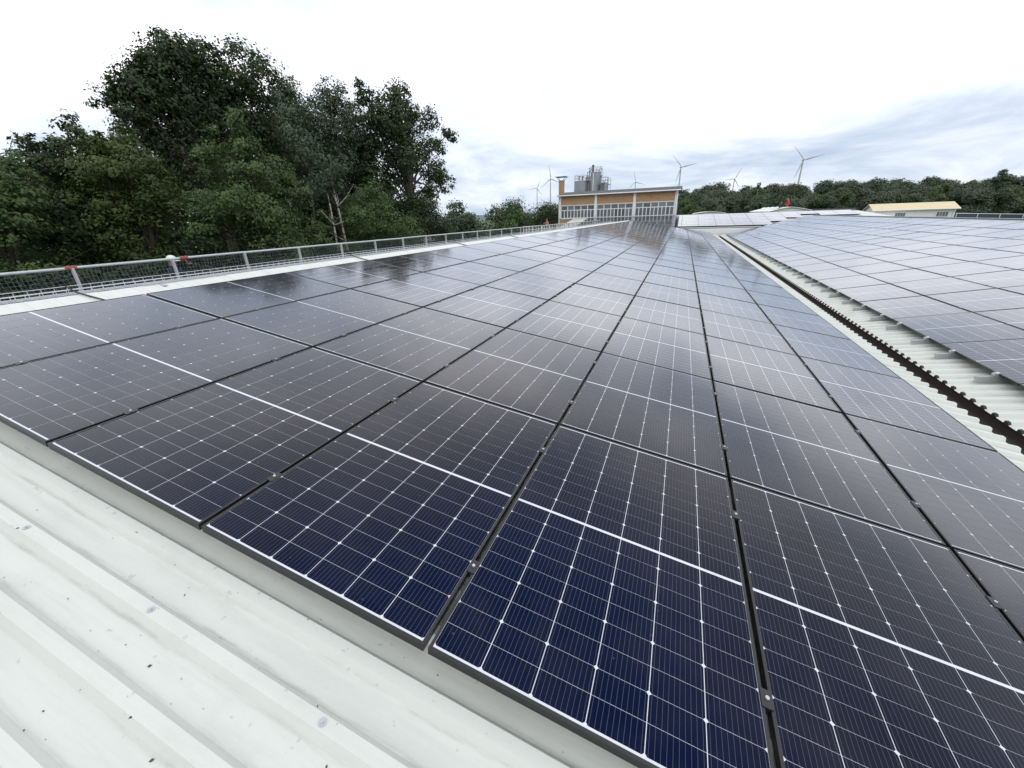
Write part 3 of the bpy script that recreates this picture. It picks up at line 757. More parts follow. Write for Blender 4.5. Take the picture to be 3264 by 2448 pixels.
def net_mesh(seed):
    r = np.random.default_rng(seed); b = MB(); ny, nz_ = 25, 26
    ph = r.uniform(0, 6.28, 6)
    def P(i, j):
        y = BAY * i / ny; z = (FZ - 0.03) - 0.0415 * j - 0.018 * math.sin(math.pi * i / ny) * (1 if j else .6)
        y += 0.007 * math.sin(j * .9 + ph[0]) + 0.008 * math.sin(i * .5 + j * .35 + ph[1]) if 0 < i < ny else 0
        return Vector((0.012 * math.sin(i * .6 + ph[2]) + 0.015 * math.sin(j * .4 + ph[3]), y, z + 0.004 * math.sin(i * 1.1 + j + ph[4])))
    for i in range(ny + 1):
        for j in range(nz_ + 1):
            if i < ny: b.tube(P(i, j), P(i + 1, j), 0.0019, n=3, cap=False)
            if j < nz_: b.tube(P(i, j), P(i, j + 1), 0.0019, n=3, cap=False)
    for i in range(ny): b.tube((0, BAY * (i + .5) / ny, FZ + .018), P(i, 0), 0.002, n=3, cap=False)
    return b.mesh('net', M_net)
nets = [net_mesh(s) for s in range(3)]
for k in range(NB):
    o = fnl(inst('net', nets[k % 3], fence, (FX, YF0 + k * BAY, 0))); o['kind'] = 'stuff'
for k in (4, 5):
    b = MB(); yy = YF0 + k * BAY + (0.0 if k == 4 else .13)
    if k == 5: yy = 2.91
    for q in range(5): b.tube((FX, yy - .05 + q * .022, FZ - .0), (FX + .002, yy - .035 + q * .022, FZ + .001), 0.024 + .004 * (q % 2), n=8)
    b.tube((FX + .02, yy, FZ - .02), (FX + .03, yy + .03, FZ - .09), 0.008, n=5)
    fnl(b.build('strap', M_red, fence))

tw = tag(empty('scaffold_tower', (-7.9, 6.5, GZ)), 'narrow scaffold tower carrying the helmeted worker behind the net', 'scaffold')
for x in (-.7, .7):
    for y in (-.9, .9):
        b = MB(); b.tube((x, y, 0), (x, y, -1.88 - GZ), .024, n=8); b.build('standard', M_galv, tw)
for z in (1.0, 2.6, 4.2):
    b = MB()
    for y in (-.9, .9): b.tube((-.7, y, z), (.7, y, z), .02, n=6)
    for x in (-.7, .7): b.tube((x, -.9, z), (x, .9, z), .02, n=6)
    b.build('ledger_frame', M_galv, tw)
for k in range(4):
    b = MB(); b.box(-.72 + k * .36, -.38 + k * .36, -.95, .95, -1.88 - GZ, -1.86 - GZ); b.build('plank', M_wood, tw)
# annex roof with guard rail frames at the far end
an = tag(empty('annex', (-6, 43, GZ)), 'low flat-roofed annex beside the far end of the hall', 'building')
b = MB(); b.box(-13, -0.62, 36.5, 48.9, GZ, -1.35); o = b.build('wall', M_conc, an); o.location -= an.location
b = MB(); b.box(-13.1, -0.60, 36.4, 49.0, -1.35, -1.30); o = b.build('roof', M_flash, an); o.location -= an.location
for k in range(5):
    y = 37.4 + k * 2.2; x = -8.9 + (y - 38) * 0.10
    gf = empty('guard_railing', (x, y, -1.30)); gf.rotation_euler = (0, 0, -0.10)
    tag(gf, 'white tubular guard frame standing on the annex roof', 'railing', 'guard frames on the annex roof')
    for yy in (0.04, 0.72, 1.4, 2.08):
        b = MB(); b.tube((0, yy, 0), (0, yy, 1.15), 0.035, n=8); b.build('upright', M_whitep, gf)
    for z in (0.5, 0.83, 1.13):
        b = MB(); b.tube((0, 0.0, z), (0, 2.12, z), 0.03, n=8); b.build('rail', M_whitep, gf)

# ------------------------------------------------------------------ trees
def leaf_mesh(name, lobes, mat, leaf=0.15, dens=1.0, clump=0.30, seed=0, airy=1.0):
    """many leaf-sized faces gathered in clumps spread through every lobe (x,y,z,r)"""
    r = np.random.default_rng(seed); P, T, D = [], [], []
    for (x, y, z, rad) in lobes:
        nc = max(12, int(34 * (rad / 0.8) ** 1.6))
        d = r.normal(size=(nc, 3)); d /= np.linalg.norm(d, axis=1)[:, None]
        rr = rad * (0.35 + 0.75 * r.random(nc) ** 0.6)[:, None]
        cc = np.array([x, y, z]) + d * rr * np.array([1.05, 1.05, 0.92])
        nl = max(12, int(dens * 1250 * rad * rad * (0.15 / leaf) ** 2 / nc))
        ct = r.random(nc)
        sg = min(0.55, max(0.10, rad * clump)) * r.uniform(0.6, 1.25, nc)
        off = np.clip(r.normal(size=(nc, nl, 3)), -1.7, 1.7) * sg[:, None, None] * np.array([1.0, 1.0, 0.62])
        P.append((cc[:, None, :] + off).reshape(-1, 3)); D.append((d[:, None, :] * 0.9 + off / sg[:, None, None] * 0.45).reshape(-1, 3))
        T.append(np.clip(ct[:, None] * .7 + .3 * r.random((nc, nl)), 0, 1).reshape(-1))
    P = np.concatenate(P); T = np.concatenate(T); D = np.concatenate(D); n = len(P)
    nrm = r.normal(size=(n, 3)) * 0.55 + D + np.array([0, 0, 0.55]); nrm /= np.linalg.norm(nrm, axis=1)[:, None]
    a = np.cross(nrm, r.normal(size=(n, 3))); a /= np.linalg.norm(a, axis=1)[:, None]
    b = np.cross(nrm, a); s = leaf * r.uniform(0.6, 1.25, n)[:, None]
    V = np.empty((n, 4, 3)); V[:, 0] = P - a * s * .6; V[:, 1] = P + b * s * .36 + nrm * s * .08; V[:, 2] = P + a * s * .62 - nrm * s * .10; V[:, 3] = P - b * s * .36 + nrm * s * .08
    me = bpy.data.meshes.new(name)
    me.vertices.add(4 * n); me.vertices.foreach_set('co', V.reshape(-1).astype(np.float32))
    me.loops.add(4 * n); me.loops.foreach_set('vertex_index', np.arange(4 * n, dtype=np.int32))
    me.polygons.add(n); me.polygons.foreach_set('loop_start', np.arange(0, 4 * n, 4, dtype=np.int32)); me.polygons.foreach_set('loop_total', np.full(n, 4, dtype=np.int32))
    at = me.attributes.new('tone', 'FLOAT', 'FACE'); at.data.foreach_set('value', T.astype(np.float32))
    me.materials.append(mat); me.update(calc_edges=True); me.validate()
    return me
def trunk_mesh(name, base, lobes, mat, r0, seed=0):
    rr = random.Random(seed); b = MB()
    top = max(lobes, key=lambda l: l[2]); bx, by, bz = base
    fork = Vector((bx + (top[0] - bx) * .25, by + (top[1] - by) * .25, bz + (top[2] - bz) * .42))
    pts = [Vector(base), Vector(base) + (fork - Vector(base)) * .5 + Vector((rr.uniform(-.15, .15), rr.uniform(-.15, .15), 0)), fork, fork + (Vector(top[:3]) - fork) * .55 + Vector((rr.uniform(-.3, .3), rr.uniform(-.3, .3), 0)), Vector(top[:3])]
    b.path(pts, [r0 * 1.25, r0, r0 * .8, r0 * .45, r0 * .1], 9)
    for l in lobes:
        if l is top: continue
        c = Vector(l[:3]); t = rr.uniform(.25, .8); s = pts[2] + (pts[3] - pts[2]) * t if c.z > fork.z else pts[1] + (pts[2] - pts[1]) * rr.uniform(.5, 1)
        mid = s + (c - s) * .5 + Vector((rr.uniform(-.25, .25), rr.uniform(-.25, .25), rr.uniform(-.1, .35)))
        b.path([s, mid, c], [r0 * .38, r0 * .22, r0 * .07], 6)
        for _ in range(4):
            e = c + Vector((rr.gauss(0, 1), rr.gauss(0, 1), rr.gauss(0, .8))) * l[3] * .75
            q = mid + (c - mid) * rr.uniform(.3, 1); b.path([q, (q + e) / 2 + Vector((0, 0, .1)), e], [r0 * .10, r0 * .06, r0 * .02], 4)
    return b.mesh(name, mat)
def tree(name, label, lobes, mat, bark=M_bark, r0=0.22, leaf=0.15, dens=1.0, clump=0.30, seed=0, group=None, depth=0.9, extra=True, base=None):
    rr = random.Random(seed + 100)
    L_ = []
    for (x, y, z, r) in lobes:
        L_.append((x + rr.uniform(-depth, depth) * r, y, z, r))
    if extra:                                                  # the side away from the roof
        for (x, y, z, r) in lobes:
            if r > 0.5: L_.append((x - rr.uniform(.7, 1.6) * r, y + rr.uniform(-.5, .5) * r, z - rr.uniform(0, .5) * r, r * .8))
    if base is None:
        base = (sum(l[0] for l in L_) / len(L_), sum(l[1] for l in L_) / len(L_))
    root = empty(name, (base[0], base[1], GZ))
    tag(root, label, 'tree', group)
    loc = [(x - base[0], y - base[1], z - GZ, r) for x, y, z, r in L_]
    inst('crown', leaf_mesh('crown', loc, mat, leaf, dens, clump, seed), root)
    inst('trunk', trunk_mesh('trunk', (0, 0, -0.1), loc, bark, r0, seed), root)
    return root
def lob(X, l): return [(X, y, z, r) for y, z, r in l]
tree('maple_tree', 'tallest dark maple tree with a broad rounded crown behind the net fence', lob(-15, [(13.0, 7.4, 0.74), (13.9, 7.5, 0.78), (15.3, 7.2, 1.12), (16.0, 6.6, 0.77), (11.8, 6.2, 0.85), (10.9, 5.4, 0.7), (12.8, 6.0, 1.25), (13.9, 5.5, 1.2), (11.6, 4.8, 1.0), (10.6, 4.8, 0.45), (10.4, 5.5, 0.26), (11.7, 6.8, 0.34), (12.9, 7.8, 0.36), (14.7, 5.0, 1.31), (12.6, 4.2, 1.2), (13.2, 2.8, 1.3), (14.8, 3.2, 1.2), (14.6, 6.5, 1.0), (14.4, 7.5, .7), (15.4, 5.9, 1.0), (16.6, 5.4, .9), (17.3, 4.4, 1.1), (12.4, 6.9, .8), (11.2, 5.9, .6)]), L_dark, r0=.28, leaf=.125, clump=.24, seed=1)
tree('ash_tree', 'grey-green ash tree with feathery crown between the maple and the poplar', lob(-17, [(20.7, 8.0, 0.81), (23.4, 8.4, 0.89), (21.5, 7.1, 1.31), (23.2, 6.5, 1.4), (19.5, 6.3, 1.05), (20.4, 4.9, 1.37), (22.8, 4.7, 1.28), (20.9, 3.1, 1.23), (23, 2.5, 1.2), (25.2, 7.6, 1.0), (25.2, 6.0, 1.3), (24.8, 4.2, 1.3), (26.6, 5.0, 1.2)]), L_grey, r0=.22, leaf=.13, clump=.24, seed=2, dens=1.0)
tree('poplar_tree', 'open-crowned dark poplar with sky showing through, right end of the tree row', lob(-15, [(24.0, 8.1, 0.68), (24.1, 8.8, 0.27), (27.7, 8.9, 1.0), (25.6, 7.2, 1.2), (28.5, 7.1, 1.2), (32.9, 8.4, 0.95), (35.0, 7.7, 0.75), (31.1, 6.1, 1.2), (32.8, 4.5, 0.8), (26.7, 4.9, 1.2), (29.9, 3.0, 0.8), (32.3, 2.7, 0.5), (24.6, 5.5, 1.0), (27.1, 3.4, 1.0), (26.4, 8.0, 1.0), (30.4, 7.9, 1.0), (28.8, 5.4, 1.2), (33.4, 6.6, .9), (24.8, 3.8, 1.1), (29.2, 8.2, .8), (25.8, 6.0, 1.1), (25, 2, 1.3), (28, 1.5, 1.4), (31.2, 4.6, 1.1), (30, 1.5, 1.3), (33.2, 3.6, .8), (27.2, 6.6, 1.1), (24.2, 7.0, .9)]), L_dark, r0=.26, leaf=.17, dens=.95, clump=.22, seed=3, extra=False)
tree('field_maple_tree', 'fresh green bushy field maple standing closest behind the net', lob(-9, [(10.1, 3.8, 0.42), (9.7, 3.1, 0.62), (10.1, 2.4, 0.8), (11.4, 2.5, 0.62), (11.7, 1.6, 0.86), (9.1, 1.5, 0.77), (9.9, 1.1, 0.98), (8.6, 0.6, 0.53), (11.1, 0.5, 0.61), (10, -0.6, 1.0), (11.6, -0.6, .9)]), L_mid, r0=.14, leaf=.085, dens=1.0, clump=.22, seed=4)
tree('hornbeam_tree', 'yellowish green hornbeam left of the tallest maple', lob(-11.5, [(7.6, 3.2, 0.39), (8.0, 3.0, 0.67), (7.3, 2.4, 0.68), (8.0, 2.1, 0.83), (7.1, 1.5, 0.79), (8.2, 1.3, 0.79), (7.2, 0.7, 0.82), (8.7, 2.5, 0.61), (7.6, -.4, .9)]), L_yell, r0=.16, leaf=.085, clump=.22, seed=5)
tree('oak_tree', 'dark ragged oak left of the yellowish hornbeam', lob(-13, [(7.5, 3.7, 0.33), (7.5, 3.2, 0.51), (6.7, 3.1, 0.36), (6.9, 2.6, 0.69), (6.3, 2.5, 0.47), (7.1, 2.1, 0.64), (5.6, 1.3, 0.88), (6.2, 1.0, 0.92), (6, -.4, 1.0)]), L_dark, r0=.2, leaf=.09, clump=.22, seed=6)
tree('oak_tree', 'dark oak at the outer left end of the tree row', lob(-11, [(5.1, 2.4, 0.3), (5.2, 2.1, 0.47), (4.8, 1.6, 0.6), (4.6, 0.9, 0.71), (4.0, 1.4, .8), (3.2, 1.8, .9), (3.4, .3, 1.0), (4.6, -.5, .9), (2.2, 1.2, 1.0)]), L_mid, r0=.2, leaf=.085, clump=.22, seed=7)
tree('hazel_bush', 'low hazel bush under the open-crowned poplar', lob(-10, [(18.2, 1.7, 1.0), (18.2, 0.6, 0.99), (16.0, 0.9, 0.8), (20.5, 0.0, 0.96), (13.5, 0.1, 0.71), (17, -.8, 1.1), (15, -.9, 1.0)]), L_mid, r0=.1, leaf=.10, clump=.22, seed=8, dens=.9)
tree('thorn_bush', 'dark thorn thicket right of the poplar trunk', lob(-16, [(31.7, 1.3, 1.4), (33.6, 0.2, 1.19), (28.6, 1.0, 1.39), (30.0, -0.4, 1.1), (35, -.6, 1.0), (26, -.3, 1.4)]), L_dark, r0=.12, leaf=.16, seed=9)
for q, (lb, ls, X) in enumerate((('dense dark tree filling the gap behind the maple', [(12.6, 3.4, 1.55), (15.7, 4.0, 1.73), (16.9, 2.8, 1.99), (13.8, 1.6, 1.81), (15, -.5, 2.2), (9.5, 2.0, 1.8), (10.5, 0, 2)], -23),
        ('dense dark tree filling the gap behind the ash', [(19.3, 4.0, 1.97), (23.0, 5.0, 2.0), (23.5, 2.3, 2.4), (19.6, 1.6, 2.06), (21, -.6, 2.3), (25.5, .5, 2.2)], -23),
        ('dense dark tree behind the white birch stems', [(29.4, 2.8, 2.0), (32.2, 1.6, 1.9), (31.1, 0.7, 2.1), (28, -.6, 2.2), (34, -.5, 2.0)], -24),
        ('dense dark tree between the ash and the poplar', [(26.5, 6.2, 1.5), (29.5, 5.6, 1.5), (27.5, 3.6, 1.8), (31.5, 3.6, 1.6), (29.5, 1.2, 2.0), (24.5, 4.0, 1.7)], -20),
        ('dense dark tree behind the outer oaks', [(6.5, 1.2, 1.6), (3, 1.8, 1.7), (4.5, .2, 2.0), (0, 1.4, 2.0), (1, -.5, 2.2)], -19))):
    tree('beech_tree', lb, lob(X, ls), L_dark, r0=.25, leaf=.22, seed=20 + q, dens=1.1)
for q, (lb, X, ls) in enumerate((('added bush with leaves darkened as shade low behind the fence under the hornbeam', -8.2, [(6.2, -1.0, .8), (7.6, -.8, .9), (9.0, -1.1, .9), (6.8, -2.4, 1.2), (8.6, -2.5, 1.2)]),
        ('added bush with leaves darkened as shade low behind the outer end of the fence', -7.6, [(2.2, -.8, .9), (3.6, -.9, .9), (5.0, -1.0, .9), (3.0, -2.4, 1.3), (4.8, -2.5, 1.2)]),
        ('added bush with leaves darkened as shade low behind the fence by the birch stems', -8.6, [(11.0, -1.1, 1.0), (12.8, -1.2, 1.0), (14.6, -1.3, 1.0), (12, -2.8, 1.4), (14, -2.8, 1.4)]),
        ('added bush with leaves darkened as shade low behind the fence under the poplar', -9.5, [(17.0, -1.6, 1.2), (19.5, -1.7, 1.2), (22.0, -1.8, 1.3), (18, -3.2, 1.6), (21, -3.3, 1.6)]))):
    tree('shade_bush', lb, lob(X, ls), L_shade, r0=.09, leaf=.09, dens=1.0, clump=.22, seed=130 + q, extra=False, depth=.4)  # bushes added to stand in for the deep shade behind the net
def slim(name, label, y0, x0, z1, y1, bark, seed, crown):
    root = empty(name, (x0, y0, GZ)); tag(root, label, 'tree', 'birches at the wood edge')
    b = MB(); rr = random.Random(seed); H = z1 - GZ
    pts = [Vector((rr.uniform(-.08, .08) * (k > 0), (y1 - y0) * k / 6 + rr.uniform(-.06, .06) * (k > 0), H * k / 6)) for k in range(7)]
    b.path(pts, [.085 - .010 * k for k in range(7)], 8)
    for _ in range(7):
        k = rr.randint(3, 5); e = pts[k] + Vector((rr.gauss(0, .5), rr.gauss(0, .5), rr.uniform(.4, 1.0))); b.path([pts[k], (pts[k] + e) / 2 + Vector((.05, 0, -.05)), e], [.03, .018, .006], 5)
    inst('trunk', b.mesh('trunk', bark), root)
    inst('crown', leaf_mesh('crown', [(pts[6].x + rr.gauss(0, .3), pts[6].y + rr.gauss(0, .3), H + d, .55) for d in crown], L_grey, .12, .7, .3, seed), root)
slim('birch_tree', 'slanting white-barked birch stem above the net fence', 16.35, -10.6, 3.0, 15.6, M_birch, 41, (.2, -.4))
slim('birch_tree', 'thin white birch stem beside the slanting one', 15.3, -10.7, 2.0, 15.5, M_birch, 42, (.2, .6))
slim('birch_tree', 'straight grey birch stem left of the slanting one', 14.3, -11.4, 3.8, 15.3, M_bark, 43, (.1, .6))

# trees between the poplar and the brick hall
far = [('small loose birch right of the poplar', -20, 44.6, 2.75, 1.5, L_grey), ('low round bush tree beyond the small birch', -21, 49.5, 1.6, 1.7, L_mid), ('rounded green tree beyond the birch', -20, 56, 2.3, 1.9, L_mid),
       ('taller green tree left of the turbines', -20, 63.0, 3.1, 2.0, L_dark), ('low tree in front of the distant turbine', -22, 73, 2.0, 2.2, L_mid), ('green tree beside the brick chimney', -20, 80, 3.0, 2.2, L_dark), ('broad tree behind the brick chimney', -19, 90, 3.6, 2.6, L_dark)]
for q, (lb, x, y, zt, r, mt) in enumerate(far):
    rr = random.Random(q); ls = [(x, y, zt - r * .6, r * .6)]
    for k in range(7): ls.append((x + rr.uniform(-1, 1) * r, y + rr.uniform(-1.2, 1.2) * r, zt - r * rr.uniform(.7, 2.8), r * rr.uniform(.6, .95)))
    tree('deciduous_tree', lb, ls, mt, r0=.2, leaf=.26, dens=.9, seed=60 + q, extra=False, depth=.2)

# woodland beyond the halls on the right: shared crowns, single trees
var = []
for q in range(6):
    rr = random.Random(q + 5); ls = []
    for k in range(9): ls.append((rr.uniform(-2.2, 2.2), rr.uniform(-2.2, 2.2), rr.uniform(4.5, 10.6) if k else 11.0, rr.uniform(1.2, 1.9)))
    for k in range(6): ls.append((rr.uniform(-2, 2), rr.uniform(-2, 2), rr.uniform(1.0, 5), 1.6))
    mt = (L_wood, L_wood, L_grey, L_mid, L_wood, L_dark)[q]
    var.append((leaf_mesh('crown', ls, mt, .42, .9, .3, 80 + q), trunk_mesh('trunk', (0, 0, 0), ls, M_bark, .22, q)))
tops = [(2100, 618), (2150, 612), (2230, 608), (2310, 600), (2450, 596), (2550, 596), (2620, 592), (2650, 607), (2690, 587), (2800, 580), (2850, 592), (2910, 578), (3000, 575), (3100, 578), (3170, 570), (3230, 572), (3330, 585), (3600, 560), (4000, 540)]
def ray(px, py): return (FWD + RIGHT * ((px - 1632) / 1256.4) + DOWN * ((py - 1224) / 1256.4))
def topy(px):
    for (a, ya), (b, yb) in zip(tops, tops[1:]):
        if a <= px <= b: return ya + (yb - ya) * (px - a) / (b - a)
    return 600
k = 0
for row, (d, drop, step, nm) in enumerate(((150, 0, 31, 'tall dark tree at the back of the wood'), (132, 9, 37, 'medium tree in the middle of the wood'), (116, 26, 43, 'lower greyish tree along the wood edge'))):
    px = 2120.0
    while px < 3900:
        dr = ray(px, topy(px) + drop + random.uniform(-13, 15)); dd = d + random.uniform(-7, 7)
        P_ = CAM + dr * (dd / dr.dot(FWD))
        H = P_.z - GZ; sc_ = H / 12.3
        cm, tm = var[(k * 5 + row) % 6]
        root = empty('woodland_tree', (P_.x, P_.y, GZ)); root.scale = (sc_ * random.uniform(.95, 1.3), sc_ * random.uniform(.95, 1.3), sc_); root.rotation_euler = (0, 0, random.uniform(0, 6.28))
        spot = 'right of the brick hall' if px < 2320 else 'behind the skylight shed' if px < 2500 else 'under the largest turbine' if px < 2640 else 'before the gabled house' if px < 2790 else 'behind the gabled house' if px < 3070 else 'behind the dark panelled railing'
        tag(root, nm + ' ' + spot, 'tree', nm.replace('tree', 'trees') + ' ' + spot)
        inst('crown', cm, root); inst('trunk', tm, root)
        px += step * random.uniform(.8, 1.25) * (1 if px < 3264 else 1.6); k += 1
dr = ray(3200, 540); P_ = CAM + dr * (112 / dr.dot(FWD))
ls = [(P_.x, P_.y, P_.z - .8, .8), (P_.x + 1.2, P_.y, P_.z - 2.3, .9), (P_.x - .8, P_.y, P_.z - 2.6, .8), (P_.x, P_.y, P_.z - 4, 1.2), (P_.x + .5, P_.y, P_.z - 6.5, 1.6), (P_.x - .7, P_.y, P_.z - 8, 1.7)]
tree('pine_tree', 'thin lone pine rising above the wood on the right', ls, L_grey, r0=.2, leaf=.34, dens=.6, seed=95, extra=False, depth=.2)
dr = ray(2420, 582); P_ = CAM + dr * (118 / dr.dot(FWD))
tree('birch_tree', 'slender treetop poking above the middle of the wood', [(P_.x, P_.y, P_.z - .5, .45), (P_.x, P_.y, P_.z - 1.3, .4), (P_.x, P_.y, P_.z - 4, 1.0)], L_grey, bark=M_birch, r0=.12, leaf=.3, dens=.8, seed=96, extra=False, depth=.2)

# ------------------------------------------------------------------ wind turbines
def blade_mesh(Lb=45.0):
    b = MB(); secs = []
    for t, ch, th in ((0, 1.6, 1.6), (.06, 1.7, 1.4), (.18, 3.2, .75), (.4, 2.3, .45), (.7, 1.4, .25), (.93, .8, .12), (1, .15, .05)):
        z = Lb * t; secs.append([(-.3 * ch, 0, z), (0, th / 2, z), (.4 * ch, th / 3, z), (.7 * ch, 0, z), (.4 * ch, -th / 3, z), (0, -th / 2, z)])
    v = [p for s in secs for p in s]
    b.add(v, [(i*6+j, i*6+(j+1)%6, (i+1)*6+(j+1)%6, (i+1)*6+j) for i in range(len(secs)-1) for j in range(6)], True)
    return b.mesh('blade', M_turb)
me_blade = blade_mesh()
def turbine(x, y, hz_, phase, yaw, label):
    root = empty('wind_turbine', (x, y, GZ)); H = hz_ - GZ
    root.rotation_euler = (0, 0, math.atan2(x - CAM.x, y - CAM.y) * -1 + R(yaw))
    tag(root, label, 'wind turbine', 'wind turbines on the horizon')
    b = MB(); b.tube((0, 0, 0), (0, 0, H - 1.2), 2.9, 1.5, 18); b.build('tower', M_turb, root)
    b = MB(); b.tube((0, -3.0, H), (0, 7.5, H + .3), 1.9, 1.5, 12); b.build('nacelle', M_turb, root)
    hb = MB(); hb.sphere((0, 0, 0), 1.9, 12, 8, -1.0, (1, 1.3, 1)); ho = hb.build('hub', M_turb, root, (0, -4.4, H))
    for q in range(3):
        o = inst('blade', me_blade, root); o.matrix_local = Matrix.Translation((0, -4.6, H)) @ Matrix.Rotation(R(phase + 120 * q), 4, 'Y') @ Matrix.Rotation(R(18), 4, 'Z')
turbine(-662, 1994, 130, 23, 0, 'small distant wind turbine left of the one beside the brick chimney')
turbine(-443, 1489, 124, -9, 8, 'wind turbine whose rotor stands beside the brick chimney')
turbine(-201, 1924, 126, -13, -5, 'small wind turbine showing its rotor above the brick hall roof')
turbine(-20, 1429, 126, -42, 18, 'large wind turbine rising over the right corner of the brick hall')
turbine(170, 1915, 115, 26, 12, 'wind turbine whose tower foot hides in the wood')
turbine(272, 1349, 116, -42, 18, 'largest wind turbine, standing over the wood')

# ------------------------------------------------------------------ silo tanks behind the brick hall
SY = 95.0
def ring(b, cx, cy, z, r, rad=.03, n=16, a0=0, a1=360):
    pts = [(cx + r * math.cos(R(a0 + (a1 - a0) * i / n)), cy + r * math.sin(R(a0 + (a1 - a0) * i / n)), z) for i in range(n + 1)]
    b.path(pts, rad, 5)
def tank(label, cx, r, ztop, cone=0.3, rails=True, dy=0):
    root = empty('silo_tank', (cx, SY + dy, GZ)); tag(root, label, 'tank', 'steel tanks behind the brick hall')
    zt = ztop - GZ
    b = MB(); b.tube((0, 0, 0), (0, 0, zt), r, r, 28); b.tube((0, 0, zt), (0, 0, zt + cone), r, r * .35, 28); b.build('shell', M_steelgrey, root)
    for z in (zt - .15, zt - 1.8):
        b = MB(); ring(b, 0, 0, z, r + .01, .04, 28); b.build('hoop', M_steelgrey, root)
    if rails:
        for z in (zt + .55, zt + 1.1):
            b = MB(); ring(b, 0, 0, z, r - .05, .035, 20); b.build('guard_rail', M_steelgrey, root)
        for q in range(9):
            a = R(q * 40 + 10); b = MB(); b.tube(((r - .05) * math.cos(a), (r - .05) * math.sin(a), zt), ((r - .05) * math.cos(a), (r - .05) * math.sin(a), zt + 1.12), .03, n=6); b.build('rail_post', M_steelgrey, root)
    return root, zt
t1, z1_ = tank('wide low grey tank on the left of the tank group', -16.6, 1.5, 7.65)
b = MB(); b.tube((.3, 0, z1_ + .2), (.3, 0, z1_ + .75), .12, n=8); b.sphere((.3, 0, z1_ + .8), .25, 8, 5); b.build('vent', M_darksteel, t1)
b = MB(); b.tube((-.5, .2, z1_ + .2), (-.5, .2, z1_ + .95), .09, n=8); b.tube((-.75, .2, z1_ + .95), (-.2, .2, z1_ + .95), .09, n=8); b.build('vent', M_darksteel, t1)
b = MB(); b.path([(1.3, -.6, z1_ - .1), (2.05, -.9, z1_ - .15), (2.1, -.9, z1_ - 1), (2.1, -.9, z1_ - 8)], .1, 8); b.build('pipe', M_darksteel, t1)
t2, z2_ = tank('tall middle tank with stack and stepped platform', -14.1, 1.75, 8.45, .2, False, 1.0)
b = MB(); b.tube((.55, -.3, z2_ - 6), (.55, -.3, z2_ + .85), 1.12, n=24); b.build('upper_shell', M_steelgrey, t2)
b = MB(); b.tube((0.0, -1.0, z2_), (0.0, -1.0, z2_ + 2.15), .23, .21, n=14); b.build('stack', M_darksteel, t2)
b = MB(); b.tube((0.0, -1.0, z2_ + 1.85), (0.0, -1.0, z2_ + 2.18), .255, n=14); b.build('stack_collar', M_darksteel, t2)
b = MB(); b.tube((.3, -1.85, z2_ - 8), (.3, -1.85, z2_ + .5), .1, n=8); b.build('riser_pipe', M_whitep, t2)
for q, (dx, dz) in enumerate(((-1.2, .9), (-.75, 1.0), (.75, 1.35), (1.2, 1.1), (-.9, 1.6), (-.5, 1.5))):
    b = MB(); b.tube((dx, -.6, z2_), (dx, -.6, z2_ + dz), .06, n=6); b.sphere((dx, -.6, z2_ + dz), .13, 7, 5); b.build('vent', M_darksteel, t2)
for z in (.9, 1.45):
    b = MB(); ring(b, .55, -.3, z2_ + z + .4, 1.25, .03, 18); b.build('guard_rail', M_steelgrey, t2)
for q in range(10):
    a = R(36 * q); b = MB(); b.tube((.55 + 1.25 * math.cos(a), -.3 + 1.25 * math.sin(a), z2_ + .85), (.55 + 1.25 * math.cos(a), -.3 + 1.25 * math.sin(a), z2_ + 1.86), .03, n=5); b.build('rail_post', M_steelgrey, t2)
b = MB(); b.box(1.3, 1.95, -.9, .2, z2_ + .0, z2_ + .12)
for xa in (1.35, 1.9):
    for ya in (-.85, .15): b.tube((xa, ya, z2_ + .1), (xa, ya, z2_ + 1.45), .03, n=5)
b.tube((1.35, -.85, z2_ + 1.45), (1.9, -.85, z2_ + 1.45), .03, n=5); b.tube((1.35, .15, z2_ + 1.45), (1.9, .15, z2_ + 1.45), .03, n=5); b.build('ladder_cage', M_steelgrey, t2)
t3, z3_ = tank('short narrow tank with railed platform on the right of the group', -11.5, .85, 7.05, .15, True)
b = MB(); b.box(.6, 1.3, -.5, .5, z3_ - .4, z3_ - .3)
for xa in (.65, 1.28):
    for ya in (-.45, .45): b.tube((xa, ya, z3_ - 1.8), (xa, ya, z3_ + .75), .03, n=5)
for z in (-.9, .3, .75): b.tube((.65, -.45, z3_ + z), (1.28, -.45, z3_ + z), .03, n=5)
b.build('platform', M_steelgrey, t3)
for dx in (-.3, .05): b = MB(); b.path([(dx, -.95, z3_ - 3), (dx, -.95, z3_ - .1), (dx + .2, -.6, z3_ + .35)], .07, 6); b.build('pipe', M_darksteel, t3)

